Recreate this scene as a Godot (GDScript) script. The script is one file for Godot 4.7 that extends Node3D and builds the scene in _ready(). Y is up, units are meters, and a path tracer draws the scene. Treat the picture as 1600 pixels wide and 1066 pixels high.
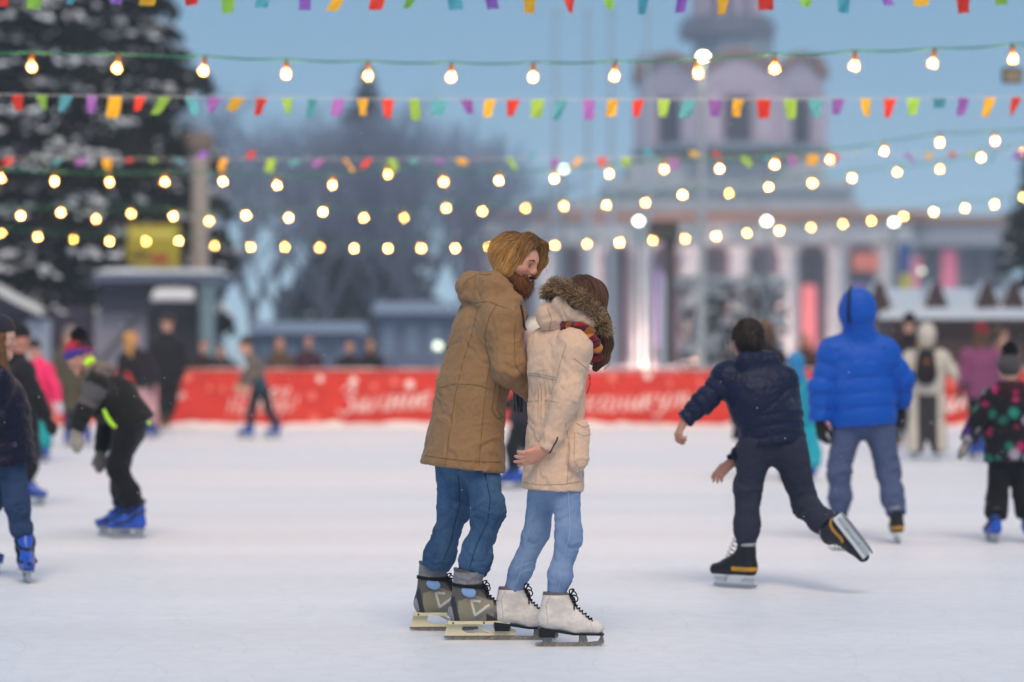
extends Node3D
# A skating rink at dusk: a couple in the middle, skaters round them, strings of lamps and bunting above, a red barrier and a park pavilion behind.
const F := 3778.0        # focal length in photograph pixels
const HORIZON := 550.0
const EYE := 1.36
var rng := RandomNumberGenerator.new()
var noise := FastNoiseLite.new()
var mats := {}
var texs := {}
var taken := {}

func at(px: float, py: float, d: float) -> Vector3:      # a point seen at a pixel, d metres away
	return Vector3((px - 800.0) / F * d, EYE + (HORIZON - py) / F * d, -d)
func foot_depth(py: float) -> float:
	return EYE * F / (py - HORIZON)
func lin(h: String) -> Color:
	return Color(h).srgb_to_linear()
func R(a: float, b: float) -> float:
	return rng.randf_range(a, b)

# ---------- a mesh under construction ----------
class Mb:
	var v := PackedVector3Array()
	var n := PackedVector3Array()
	var c := PackedColorArray()
	var i := PackedInt32Array()
	func size() -> int: return i.size() / 3
	func tri(a: Vector3, b: Vector3, d: Vector3, col := Color.WHITE):      # a, b, d anticlockwise seen from outside
		var m = (b - a).cross(d - a)
		if m.length_squared() < 1e-16: return
		m = m.normalized()
		var s = v.size()
		v.append(a); v.append(d); v.append(b)
		for k in 3: n.append(m); c.append(col); i.append(s + k)
	func quad(a, b, d, e, col := Color.WHITE):
		var m = (d - a).cross(e - b)
		if m.length_squared() < 1e-16: return
		m = m.normalized()
		var s = v.size()
		v.append(a); v.append(b); v.append(d); v.append(e)
		for k in 4: n.append(m); c.append(col)
		for k in [0, 2, 1, 0, 3, 2]: i.append(s + k)
	func box(t: Transform3D, sz: Vector3, col := Color.WHITE, bevel := 0.0):
		var h = sz * 0.5
		var b = minf(bevel, minf(h.x, minf(h.y, h.z)) * 0.9)
		for ax in 3:
			for sg in [-1.0, 1.0]:
				var u = (ax + 1) % 3
				var w = (ax + 2) % 3
				var q = []
				for k in [[-1, -1], [1, -1], [1, 1], [-1, 1]]:
					var p = Vector3()
					p[ax] = sg * h[ax]; p[u] = k[0] * (h[u] - b); p[w] = k[1] * (h[w] - b)
					q.append(t * p)
				if sg > 0: quad(q[0], q[1], q[2], q[3], col)
				else: quad(q[3], q[2], q[1], q[0], col)
		if b > 0.0:
			for ax in 3:
				var u = (ax + 1) % 3
				var w = (ax + 2) % 3
				for k in [[-1, -1], [1, -1], [1, 1], [-1, 1]]:
					var p = []
					for e in [[-1, 0], [1, 0], [1, 1], [-1, 1]]:
						var x = Vector3()
						x[ax] = e[0] * (h[ax] - b)
						x[u] = k[0] * (h[u] - (b if e[1] else 0.0)); x[w] = k[1] * (h[w] - (0.0 if e[1] else b))
						p.append(t * x)
					if k[0] * k[1] > 0: quad(p[3], p[2], p[1], p[0], col)
					else: quad(p[0], p[1], p[2], p[3], col)
			for sx in [-1, 1]:
				for sy in [-1, 1]:
					for sz2 in [-1, 1]:
						var o = Vector3(sx * h.x, sy * h.y, sz2 * h.z)
						var p1 = t * (o - Vector3(0, sy * b, sz2 * b)); var p2 = t * (o - Vector3(sx * b, 0, sz2 * b)); var p3 = t * (o - Vector3(sx * b, sy * b, 0))
						if sx * sy * sz2 > 0: tri(p1, p2, p3, col)
						else: tri(p3, p2, p1, col)
	func tube(pts: Array, rad: Array, sides := 6, col := Color.WHITE, col2 = null, flat := 1.0, capped := true):
		var m = pts.size()
		if m < 2: return
		var s0 = v.size()
		var up = Vector3.UP
		var d0 = (pts[1] - pts[0]).normalized()
		if absf(d0.dot(up)) > 0.95: up = Vector3.RIGHT
		var side = d0.cross(up).normalized()
		for k in m:
			var dd: Vector3 = (pts[mini(k + 1, m - 1)] - pts[maxi(k - 1, 0)])
			dd = dd.normalized() if dd.length_squared() > 1e-14 else d0
			side = (side - dd * side.dot(dd))
			side = side.normalized() if side.length_squared() > 1e-10 else dd.cross(Vector3(0.3, 0.5, 0.8)).normalized()
			var bi = dd.cross(side)
			var cc = col if col2 == null else col.lerp(col2, float(k) / (m - 1))
			for j in sides:
				var a = TAU * j / sides
				var o = side * cos(a) + bi * (sin(a) * flat)
				v.append(pts[k] + o * rad[k])
				n.append((side * (cos(a) * flat) + bi * sin(a)).normalized()); c.append(cc)
		for k in m - 1:
			for j in sides:
				var a = s0 + k * sides + j
				var b = s0 + k * sides + (j + 1) % sides
				for q in [a, a + sides, b, b, a + sides, b + sides]: i.append(q)
		if capped:
			for e in [0, m - 1]:
				if rad[e] < 0.0006: continue
				var s = v.size()
				var dd = (pts[1] - pts[0]).normalized() if e == 0 else (pts[m - 1] - pts[m - 2]).normalized()
				for j in sides:
					v.append(v[s0 + e * sides + j]); n.append(-dd if e == 0 else dd); c.append(c[s0 + e * sides + j])
				for j in range(1, sides - 1):
					if e == 0:
						for q in [s, s + j, s + j + 1]: i.append(q)
					else:
						for q in [s, s + j + 1, s + j]: i.append(q)
	func ball(t: Transform3D, nu := 12, nv := 8, col := Color.WHITE):      # a unit sphere under a transform
		var s = v.size()
		var nb = t.basis.inverse().transposed()
		for a in nv + 1:
			for b in nu + 1:
				var th = PI * a / nv
				var ph = TAU * b / nu
				var p = Vector3(sin(th) * cos(ph), cos(th), sin(th) * sin(ph))
				v.append(t * p); n.append((nb * p).normalized()); c.append(col)
		for a in nv:
			for b in nu:
				var k = s + a * (nu + 1) + b
				for q in [k, k + nu + 1, k + 1, k + 1, k + nu + 1, k + nu + 2]: i.append(q)
	func lathe(t: Transform3D, prof: Array, sides := 16, col := Color.WHITE):   # prof: [radius, height] from the bottom up; creased
		for k in prof.size() - 1:
			for j in sides:
				var a = TAU * j / sides
				var b = TAU * (j + 1) / sides
				var p = [Vector3(cos(a) * prof[k][0], prof[k][1], sin(a) * prof[k][0]), Vector3(cos(b) * prof[k][0], prof[k][1], sin(b) * prof[k][0]),
					Vector3(cos(b) * prof[k + 1][0], prof[k + 1][1], sin(b) * prof[k + 1][0]), Vector3(cos(a) * prof[k + 1][0], prof[k + 1][1], sin(a) * prof[k + 1][0])]
				quad(t * p[3], t * p[2], t * p[1], t * p[0], col)
	func slab(t: Transform3D, poly: PackedVector2Array, z0: float, z1: float, col := Color.WHITE):   # an outline in x, y given thickness along z
		var ids = Geometry2D.triangulate_polygon(poly)
		var area = 0.0
		for k in poly.size():
			area += poly[k].cross(poly[(k + 1) % poly.size()])
		for k in ids.size() / 3:
			var p = [poly[ids[k * 3]], poly[ids[k * 3 + 1]], poly[ids[k * 3 + 2]]]
			if (p[1] - p[0]).cross(p[2] - p[0]) < 0: p.reverse()
			tri(t * Vector3(p[0].x, p[0].y, z1), t * Vector3(p[1].x, p[1].y, z1), t * Vector3(p[2].x, p[2].y, z1), col)
			tri(t * Vector3(p[2].x, p[2].y, z0), t * Vector3(p[1].x, p[1].y, z0), t * Vector3(p[0].x, p[0].y, z0), col)
		for k in poly.size():
			var a = poly[k]
			var b = poly[(k + 1) % poly.size()]
			if area < 0:
				var w = a; a = b; b = w
			quad(t * Vector3(a.x, a.y, z0), t * Vector3(b.x, b.y, z0), t * Vector3(b.x, b.y, z1), t * Vector3(a.x, a.y, z1), col)
	func commit() -> ArrayMesh:
		var m := ArrayMesh.new()
		if v.size() == 0: return m
		var arr := []
		arr.resize(Mesh.ARRAY_MAX)
		arr[Mesh.ARRAY_VERTEX] = v; arr[Mesh.ARRAY_NORMAL] = n; arr[Mesh.ARRAY_COLOR] = c; arr[Mesh.ARRAY_INDEX] = i
		m.add_surface_from_arrays(Mesh.PRIMITIVE_TRIANGLES, arr)
		return m

# ---------- a distance field of tapered capsules, meshed by surface nets ----------
class Field:
	var A := PackedVector3Array(); var BA := PackedVector3Array(); var E := PackedVector3Array(); var D := PackedVector3Array(); var U := PackedVector3Array()
	var inv := PackedFloat32Array(); var ra := PackedFloat32Array(); var dr := PackedFloat32Array(); var us := PackedFloat32Array(); var K := PackedFloat32Array()
	var cum := PackedFloat32Array(); var ln := PackedFloat32Array()
	var op := PackedInt32Array(); var flat := PackedInt32Array(); var tag := PackedInt32Array()
	var planes := []
	# o: k blend, u squash axis, s squash factor, flat 1 = cut off square at b, 2 = at a, 3 = both, cut = carve away, t = tag, from = running length at a
	func cap(a: Vector3, b: Vector3, r0: float, r1: float, o := {}) -> Field:
		var u: Vector3 = o.get("u", Vector3.ZERO)
		var s: float = o.get("s", 1.0)
		var w = 1.0 / s - 1.0
		if u == Vector3.ZERO: w = 0.0
		var ba = b - a
		if ba.length() < 1e-5: ba = Vector3(0, 1e-5, 0)
		A.append(a); E.append(b); D.append(ba.normalized()); ln.append(ba.length())
		ba += u * (ba.dot(u) * w)
		BA.append(ba); inv.append(1.0 / ba.length_squared()); ra.append(r0); dr.append(r1 - r0); U.append(u); us.append(w)
		K.append(o.get("k", 0.03)); op.append(1 if o.get("cut", false) else 0); flat.append(o.get("flat", 0)); tag.append(o.get("t", 0)); cum.append(o.get("from", 0.0))
		return self
	func one(j: int, p: Vector3) -> float:
		var pa = p - A[j]
		if us[j] != 0.0: pa += U[j] * (pa.dot(U[j]) * us[j])
		var h = clampf(pa.dot(BA[j]) * inv[j], 0.0, 1.0)
		var q = (pa - BA[j] * h).length() - ra[j] - dr[j] * h
		if flat[j] & 1: q = maxf(q, (p - E[j]).dot(D[j]))
		if flat[j] & 2: q = maxf(q, (A[j] - p).dot(D[j]))
		return q
	func ev(p: Vector3, ids: PackedInt32Array) -> float:
		var d = 1e3
		for j in ids:
			var pa = p - A[j]
			if us[j] != 0.0: pa += U[j] * (pa.dot(U[j]) * us[j])
			var h = clampf(pa.dot(BA[j]) * inv[j], 0.0, 1.0)
			var q = (pa - BA[j] * h).length() - ra[j] - dr[j] * h
			if flat[j]:
				if flat[j] & 1: q = maxf(q, (p - E[j]).dot(D[j]))
				if flat[j] & 2: q = maxf(q, (A[j] - p).dot(D[j]))
			var k = K[j]
			if op[j] == 0:
				var m = maxf(k - absf(d - q), 0.0) / k
				d = minf(d, q) - m * m * k * 0.25
			else:
				q = -q
				var m = maxf(k - absf(d - q), 0.0) / k
				d = maxf(d, q) + m * m * k * 0.25
		for pl in planes: d = maxf(d, (p - pl[0]).dot(pl[1]))
		return d
	func all() -> PackedInt32Array:
		return PackedInt32Array(range(A.size()))
	func grad(p: Vector3, ids: PackedInt32Array, e := 0.002) -> Vector3:
		var d = ev(p, ids)
		return Vector3(ev(p + Vector3(e, 0, 0), ids) - d, ev(p + Vector3(0, e, 0), ids) - d, ev(p + Vector3(0, 0, e), ids) - d).normalized()
	func nearest(p: Vector3) -> Vector3:      # (part number, running length along it, its tag)
		var best = 1e9
		var w = 0
		for j in A.size():
			if op[j]: continue
			var q = one(j, p)
			if q < best: best = q; w = j
		return Vector3(w, cum[w] + clampf((p - A[w]).dot(D[w]), 0.0, ln[w]), tag[w])
	# adds the surface to mb; move(p, normal, nearest) gives a shift along the normal, paint(p, normal, nearest) a linear colour
	func net(mb: Mb, cell: float, paint = null, move = null, col := Color.WHITE) -> void:
		var lo = Vector3(1e9, 1e9, 1e9)
		var hi = -lo
		for j in A.size():
			if op[j]: continue
			var r = maxf(ra[j], ra[j] + dr[j]) + 0.01
			for p in [A[j], E[j]]:
				lo = lo.min(p - Vector3(r, r, r)); hi = hi.max(p + Vector3(r, r, r))
		lo -= Vector3.ONE * cell * 2.0
		const B := 4
		var nb = ((hi - lo) / (cell * B)).ceil()
		var bx = int(nb.x); var by = int(nb.y); var bz = int(nb.z)
		var nx = bx * B + 1; var ny = by * B + 1; var nz = bz * B + 1
		var val = PackedFloat32Array(); val.resize(nx * ny * nz); val.fill(1e9)
		var vid = PackedInt32Array(); vid.resize(nx * ny * nz); vid.fill(-1)
		var sx = 1; var sy = nx; var sz = nx * ny
		var every = all()
		var half = cell * B * 0.5
		var reach = half * 1.733 * 1.4 + 0.004
		var live = []
		var todo = []
		var big = half * 4.0
		for z in range(0, bz, 4):
			for y in range(0, by, 4):
				for x in range(0, bx, 4):
					if absf(ev(lo + Vector3(x * B, y * B, z * B) * cell + Vector3(big, big, big), every)) < big * 1.733 * 1.4 + 0.01: todo.append(Vector3i(x, y, z))
		for sb in todo:
			for xyz in 64:
					var x = sb.x + xyz % 4; var y = sb.y + (xyz / 4) % 4; var z = sb.z + xyz / 16
					if x >= bx or y >= by or z >= bz: continue
					var ctr = lo + Vector3(x * B, y * B, z * B) * cell + Vector3(half, half, half)
					var d = ev(ctr, every)
					if absf(d) > reach: continue
					var ids = PackedInt32Array()
					for j in every:
						if one(j, ctr) < maxf(d, 0.0) + reach * 1.5 + K[j]: ids.append(j)
					live.append(Vector3i(x, y, z) * B)
					for c2 in B + 1:
						for b2 in B + 1:
							var k = (x * B) + (y * B + b2) * sy + (z * B + c2) * sz
							for a2 in B + 1:
								if val[k + a2] > 1e8:
									val[k + a2] = ev(lo + Vector3(x * B + a2, y * B + b2, z * B + c2) * cell, ids)
		var vs = PackedVector3Array()
		var offs = [0, sx, sy, sx + sy, sz, sx + sz, sy + sz, sx + sy + sz]
		var edges = [[0, 1], [2, 3], [4, 5], [6, 7], [0, 2], [1, 3], [4, 6], [5, 7], [0, 4], [1, 5], [2, 6], [3, 7]]
		var cpos = [Vector3(0, 0, 0), Vector3(1, 0, 0), Vector3(0, 1, 0), Vector3(1, 1, 0), Vector3(0, 0, 1), Vector3(1, 0, 1), Vector3(0, 1, 1), Vector3(1, 1, 1)]
		var cells = PackedInt32Array()
		var far = cell * 3.2
		var w8 = PackedFloat32Array(); w8.resize(8)
		for b in live:
			for z in range(b.z, b.z + B):
				for y in range(b.y, b.y + B):
					var k0 = b.x + y * sy + z * sz
					for x in B:
						var k = k0 + x
						if absf(val[k]) > far: continue
						var neg = 0
						for q in 8:
							var f = val[k + offs[q]]
							w8[q] = f
							if f < 0.0: neg += 1
						if neg == 0 or neg == 8: continue
						var s = Vector3.ZERO
						var cnt = 0
						for e in edges:
							var f0 = w8[e[0]]; var f1 = w8[e[1]]
							if (f0 < 0.0) != (f1 < 0.0):
								s += cpos[e[0]].lerp(cpos[e[1]], f0 / (f0 - f1)); cnt += 1
						vid[k] = vs.size()
						cells.append(k)
						vs.append(lo + (Vector3(b.x + x, y, z) + s / cnt) * cell)
		var ix = PackedInt32Array()
		var ax = [[sx, sy, sz], [sy, sz, sx], [sz, sx, sy]]
		for k in cells:
			var inside = val[k] < 0.0
			for a in ax:
				var f1 = val[k + a[0]]
				if f1 > 1e8 or inside == (f1 < 0.0): continue
				if k - a[1] - a[2] < 0: continue
				var q0 = vid[k]; var q1 = vid[k - a[1]]; var q2 = vid[k - a[1] - a[2]]; var q3 = vid[k - a[2]]
				if q1 < 0 or q2 < 0 or q3 < 0: continue
				if inside:
					for q in [q0, q2, q1, q0, q3, q2]: ix.append(q)
				else:
					for q in [q0, q1, q2, q0, q2, q3]: ix.append(q)
		var nn = _normals(vs, ix)
		var near = []
		if move != null or paint != null:
			near.resize(vs.size())
			for k in vs.size(): near[k] = nearest(vs[k])
		if move != null:
			for k in vs.size(): vs[k] += nn[k] * move.call(vs[k], nn[k], near[k])
			nn = _normals(vs, ix)
		var s0 = mb.v.size()
		mb.v.append_array(vs); mb.n.append_array(nn)
		for k in vs.size(): mb.c.append(col if paint == null else paint.call(vs[k], nn[k], near[k]))
		for q in ix: mb.i.append(s0 + q)
	func _normals(vs: PackedVector3Array, ix: PackedInt32Array) -> PackedVector3Array:
		var nn = PackedVector3Array(); nn.resize(vs.size())
		for k in range(0, ix.size(), 3):
			var a = ix[k]; var b = ix[k + 1]; var d = ix[k + 2]
			var m = (vs[d] - vs[a]).cross(vs[b] - vs[a])
			nn[a] += m; nn[b] += m; nn[d] += m
		for k in nn.size(): nn[k] = nn[k].normalized()
		return nn

# ---------- textures and materials ----------
func grain(key: String, freq: float, oct: int, lo: float, hi: float, size := 256, sx := 1, sy := 1) -> ImageTexture:
	if texs.has(key): return texs[key]
	var f := FastNoiseLite.new()
	f.seed = key.hash() % 9999
	f.frequency = freq
	f.fractal_octaves = oct
	var im := f.get_seamless_image(size / sx, size / sy)
	im.resize(size, size, Image.INTERPOLATE_CUBIC)
	im.convert(Image.FORMAT_RGB8)
	var o := Image.create(size, size, false, Image.FORMAT_RGB8)
	for y in size:
		for x in size:
			var g = lo + (hi - lo) * im.get_pixel(x, y).r
			o.set_pixel(x, y, Color(g, g, g))
	texs[key] = ImageTexture.create_from_image(o)
	return texs[key]
func weave(key: String, px: int, diag: bool, amount: float) -> ImageTexture:
	if texs.has(key): return texs[key]
	var r := RandomNumberGenerator.new(); r.seed = 11
	var o := Image.create(128, 128, false, Image.FORMAT_RGB8)
	for y in 128:
		for x in 128:
			var u = float((x + y) % px if diag else x % px) / px
			var w = float(y % px) / px
			var g = 0.5 + 0.5 * sin(TAU * u) * (1.0 if diag else sin(TAU * w))
			g = 1.0 - amount + amount * (0.7 * g + 0.3 * r.randf())
			o.set_pixel(x, y, Color(g, g, g))
	texs[key] = ImageTexture.create_from_image(o)
	return texs[key]
func mat(key: String, col: String, rough := 0.8, o := {}) -> StandardMaterial3D:
	if mats.has(key): return mats[key]
	var m := StandardMaterial3D.new()
	m.resource_name = key
	m.albedo_color = Color(col)
	m.roughness = rough
	m.metallic = o.get("metal", 0.0)
	m.metallic_specular = o.get("spec", 0.4)
	m.vertex_color_use_as_albedo = o.get("vc", true)
	if o.has("tex"):
		m.albedo_texture = o.tex
	if o.has("relief"):
		m.heightmap_enabled = true; m.heightmap_texture = o.relief; m.heightmap_scale = o.get("depth", 0.1)
	if o.has("tex") or o.has("relief"):
		m.uv1_triplanar = true
		m.uv1_scale = Vector3.ONE * o.get("scale", 8.0)
	if o.has("rim"):
		m.rim_enabled = true; m.rim = o.rim; m.rim_tint = 0.6
	if o.has("emit"):
		m.emission_enabled = true; m.emission = Color(o.emit); m.emission_energy_multiplier = o.get("power", 1.0)
	if o.has("coat"):
		m.clearcoat_enabled = true; m.clearcoat = o.coat; m.clearcoat_roughness = 0.2
	if o.has("sss"):
		m.subsurf_scatter_enabled = true; m.subsurf_scatter_strength = o.sss
	if o.has("back"):
		m.backlight_enabled = true; m.backlight = Color(o.back)
	mats[key] = m
	return m

# ---------- things and parts ----------
func numbered(s: String) -> String:
	taken[s] = taken.get(s, -1) + 1
	return s if taken[s] == 0 else "%s_%03d" % [s, taken[s]]
func thing(called: String, label: String, category: String, where := Vector3.ZERO, group := "") -> Node3D:
	var o := Node3D.new()
	o.name = numbered(called); o.position = where
	add_child(o, true)
	o.set_meta("label", label); o.set_meta("category", category)
	if group: o.set_meta("group", group)
	return o
func part(called: String, mb, m: Material, parent: Node, stuff := false, t := Transform3D.IDENTITY) -> MeshInstance3D:
	var o := MeshInstance3D.new()
	var n := called
	var k := 0
	while parent.has_node(n):
		k += 1; n = "%s_%03d" % [called, k]
	o.name = n
	o.mesh = mb.commit() if mb is Mb else mb
	o.material_override = m
	o.transform = t
	parent.add_child(o, true)
	if stuff: o.set_meta("kind", "stuff")
	return o
func setting(called: String, mb: Mb, m: Material) -> MeshInstance3D:
	var o := part(called, mb, m, self)
	o.set_meta("kind", "structure")
	return o

func _ready():
	rng.seed = 7
	noise.seed = 3
	noise.frequency = 1.0
	noise.fractal_octaves = 3
	# camera
	var cam := Camera3D.new()
	cam.name = "camera"
	var ca := CameraAttributesPhysical.new()
	ca.frustum_focal_length = 85.0
	ca.frustum_focus_distance = 11.35
	ca.exposure_aperture = 1.2
	ca.frustum_near = 0.1; ca.frustum_far = 1500.0
	cam.attributes = ca
	add_child(cam)
	cam.fov = 16.06
	cam.near = 0.1; cam.far = 1500.0
	cam.position = Vector3(0, EYE, 0)
	cam.rotation_degrees = Vector3(0.258, 0, 0)
	cam.current = true
	# sky and air
	var sky := ProceduralSkyMaterial.new()
	sky.sky_top_color = Color(0.325, 0.51, 0.65)
	sky.sky_horizon_color = Color(0.61, 0.705, 0.76)
	sky.sky_curve = 0.07
	sky.ground_horizon_color = Color(0.55, 0.62, 0.66)
	sky.ground_bottom_color = Color(0.5, 0.55, 0.6)
	var e := Environment.new()
	e.background_mode = Environment.BG_SKY
	e.sky = Sky.new(); e.sky.sky_material = sky
	e.tonemap_mode = Environment.TONE_MAPPER_LINEAR
	e.tonemap_exposure = 1.76
	e.sdfgi_enabled = true; e.ssao_enabled = true; e.ssil_enabled = true
	e.fog_enabled = true; e.fog_density = 0.0016; e.fog_light_color = Color(0.80, 0.87, 0.93)
	var we := WorldEnvironment.new()
	we.name = "world"; we.environment = e
	add_child(we)
	# the soft warm light of the sky behind the camera
	var sun := DirectionalLight3D.new()
	sun.name = "sun"
	sun.light_energy = 0.47
	sun.light_color = Color(1.0, 0.92, 0.845)
	sun.light_angular_distance = 32.0
	sun.shadow_enabled = true
	sun.rotation_degrees = Vector3(-54, 6, 0)
	add_child(sun)
	setting_ground()
	barrier()
	pavilion()
	kiosks()
	trees()
	street()
	light_strings()
	buntings()
	people()
	snowfall()

# ---------- ground, ice, barrier ----------
func scratches() -> ImageTexture:
	var r := RandomNumberGenerator.new(); r.seed = 5
	var n := 1024
	var h := PackedFloat32Array(); h.resize(n * n); h.fill(0.6)
	var f := FastNoiseLite.new(); f.seed = 9; f.frequency = 0.02; f.fractal_octaves = 5
	var im := f.get_seamless_image(n, n)
	for y in n:
		for x in n: h[y * n + x] = 0.45 + 0.3 * im.get_pixel(x, y).r + 0.06 * r.randf()
	for k in 420:
		var p := Vector2(r.randf() * n, r.randf() * n)
		var a := r.randf() * TAU
		var bend := r.randf_range(-0.012, 0.012)
		var deep := r.randf_range(0.08, 0.4)
		for s in r.randi_range(60, 420):
			p += Vector2(cos(a), sin(a)); a += bend
			var q := posmod(int(p.y), n) * n + posmod(int(p.x), n)
			h[q] = maxf(0.0, h[q] - deep)
	var o := Image.create(n, n, false, Image.FORMAT_RGB8)
	for y in n:
		for x in n:
			var g = h[y * n + x]
			o.set_pixel(x, y, Color(g, g, g))
	texs.scratch = ImageTexture.create_from_image(o)
	texs.scratch_height = h
	return texs.scratch
func cut_tint() -> ImageTexture:      # bare ice shows a little greyer in the cuts
	scratches()
	var h: PackedFloat32Array = texs.scratch_height
	texs.erase("scratch_height")
	var o := Image.create(1024, 1024, false, Image.FORMAT_RGB8)
	for y in 1024:
		for x in 1024:
			var g := clampf(0.90 + 0.13 * h[y * 1024 + x], 0.86, 1.0)
			o.set_pixel(x, y, Color(g * 0.985, g * 0.99, g))
	return ImageTexture.create_from_image(o)
func setting_ground():
	var g := Mb.new()
	g.quad(Vector3(-260, -0.03, 30), Vector3(260, -0.03, 30), Vector3(260, -0.03, -330), Vector3(-260, -0.03, -330))
	var snow := mat("snow", "e4e7ea", 0.95, {"tex": grain("drift", 0.02, 5, 0.86, 1.0), "scale": 0.2, "vc": false})
	setting("ground", g, snow)
	var ice := Mb.new()
	ice.quad(Vector3(-70, 0, 12), Vector3(70, 0, 12), Vector3(70, 0, -44.6), Vector3(-70, 0, -44.6))
	var im := mat("ice", "e6e9ee", 0.55, {"tex": cut_tint(), "relief": texs.scratch, "depth": 0.45, "scale": 0.3, "vc": false, "spec": 0.5})
	im.detail_enabled = true
	im.detail_blend_mode = BaseMaterial3D.BLEND_MODE_MUL
	im.detail_albedo = grain("swept", 0.015, 4, 0.94, 1.0, 256)
	im.detail_uv_layer = BaseMaterial3D.DETAIL_UV_2
	im.uv2_triplanar = true; im.uv2_world_triplanar = true; im.uv2_scale = Vector3(0.02, 0.02, 0.12)
	setting("ice", ice, im)
	# the ridge of scraped snow along the foot of the barrier
	var b := Mb.new()
	var pts := []
	for i in 561:
		var x := -56.0 + i * 0.2
		var hh := 0.07 + 0.06 * noise.get_noise_2d(x * 1.3, 3.0) + 0.05 * noise.get_noise_2d(x * 5.0, 9.0)
		var wd := 0.34 + 0.2 * noise.get_noise_2d(x * 0.9, 20.0)
		pts.append([Vector3(x, -0.01, -43.86 + wd), Vector3(x, hh * 0.75, -43.86 + wd * 0.5), Vector3(x, maxf(0.03, hh), -43.86), Vector3(x, -0.01, -44.0)])
	for i in 560:
		for k in 3: b.quad(pts[i][k], pts[i + 1][k], pts[i + 1][k + 1], pts[i][k + 1])
	setting("snow_bank", b, snow)

# brush lettering: each glyph is [advance, strokes of x, y pairs on a unit x-height]
const GLYPHS := {
	"З": [0.95, [0.1,1.25, 0.35,1.55, 0.7,1.4, 0.65,1.05, 0.35,0.85, 0.75,0.7, 0.8,0.25, 0.45,-0.1, 0.05,0.15]],
	"и": [0.85, [0.1,0.85, 0.12,0.2, 0.3,0.02, 0.62,0.85], [0.62,0.85, 0.62,0.1, 0.8,0.05]],
	"м": [1.0, [0.0,0.05, 0.18,0.2, 0.3,0.9, 0.45,0.15, 0.72,0.9, 0.76,0.1, 0.95,0.08]],
	"н": [0.85, [0.12,0.9, 0.12,0.0], [0.12,0.48, 0.6,0.5], [0.6,0.9, 0.6,0.08, 0.8,0.05]],
	"е": [0.7, [0.05,0.4, 0.5,0.55, 0.42,0.9, 0.12,0.75, 0.1,0.2, 0.35,0.0, 0.62,0.2]],
	"к": [0.8, [0.12,0.95, 0.12,0.0], [0.6,0.88, 0.18,0.45, 0.62,0.02]],
	"а": [0.85, [0.6,0.75, 0.3,0.9, 0.06,0.45, 0.25,0.02, 0.55,0.3], [0.62,0.9, 0.6,0.12, 0.82,0.06]],
	"у": [0.8, [0.1,0.85, 0.2,0.3, 0.55,0.35], [0.65,0.9, 0.5,0.0, 0.2,-0.5, 0.02,-0.3]],
	"л": [0.8, [0.0,0.05, 0.15,0.1, 0.35,0.9, 0.55,0.85, 0.58,0.1, 0.78,0.05]],
	"ы": [1.05, [0.12,0.9, 0.12,0.05, 0.4,0.02, 0.5,0.3, 0.14,0.45], [0.8,0.9, 0.8,0.0]],
	"о": [0.75, [0.35,0.88, 0.08,0.5, 0.3,0.02, 0.6,0.4, 0.35,0.88]],
	"й": [0.85, [0.1,0.85, 0.12,0.2, 0.3,0.02, 0.62,0.85], [0.62,0.85, 0.62,0.1, 0.8,0.05], [0.25,1.3, 0.4,1.15, 0.58,1.35]],
	"H": [1.1, [0.15,1.5, 0.1,0.0], [0.1,0.7, 0.8,0.85], [0.9,1.55, 0.82,0.0, 1.0,0.05]],
	"a": [0.85, [0.6,0.75, 0.3,0.9, 0.06,0.45, 0.25,0.02, 0.55,0.3], [0.62,0.9, 0.6,0.12, 0.82,0.06]],
	"p": [0.8, [0.12,0.85, 0.08,-0.55], [0.12,0.6, 0.45,0.9, 0.62,0.5, 0.4,0.05, 0.12,0.15]],
	"y": [0.8, [0.1,0.85, 0.2,0.3, 0.55,0.35], [0.65,0.9, 0.5,0.0, 0.2,-0.5, 0.02,-0.3]],
	"o": [0.75, [0.35,0.88, 0.08,0.5, 0.3,0.02, 0.6,0.4, 0.35,0.88]],
	"l": [0.5, [0.05,0.1, 0.35,1.2, 0.22,1.45, 0.15,0.2, 0.4,0.05]],
	"i": [0.45, [0.15,0.85, 0.15,0.1, 0.4,0.05], [0.2,1.15, 0.22,1.2]],
	"d": [0.85, [0.6,0.7, 0.3,0.88, 0.06,0.45, 0.25,0.02, 0.58,0.35], [0.68,1.5, 0.6,0.12, 0.82,0.06]],
	"s": [0.65, [0.55,0.75, 0.3,0.9, 0.15,0.65, 0.5,0.3, 0.3,0.02, 0.05,0.15]],
	"!": [0.4, [0.25,1.5, 0.18,0.45], [0.15,0.08, 0.16,0.02]],
}
func words(text: String, size: float) -> ArrayMesh:
	var m := Mb.new()
	var w := 0.0
	for ch in text: w += GLYPHS[ch][0]
	var x := -w * 0.5
	for ch in text:
		var g: Array = GLYPHS[ch]
		for k in range(1, g.size()):
			var line := []
			var rad := []
			for q in g[k].size() / 2:
				var p := Vector2(x + g[k][q * 2], g[k][q * 2 + 1] - 0.5)
				line.append(Vector3(p.x + p.y * 0.22, p.y + x * 0.05, 0.0) * size)
				rad.append(size * (0.075 + 0.035 * sin(q * 1.9 + x)))
			m.tube(line, rad, 6, Color.WHITE)
		x += g[0]
	return m.commit()
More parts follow.
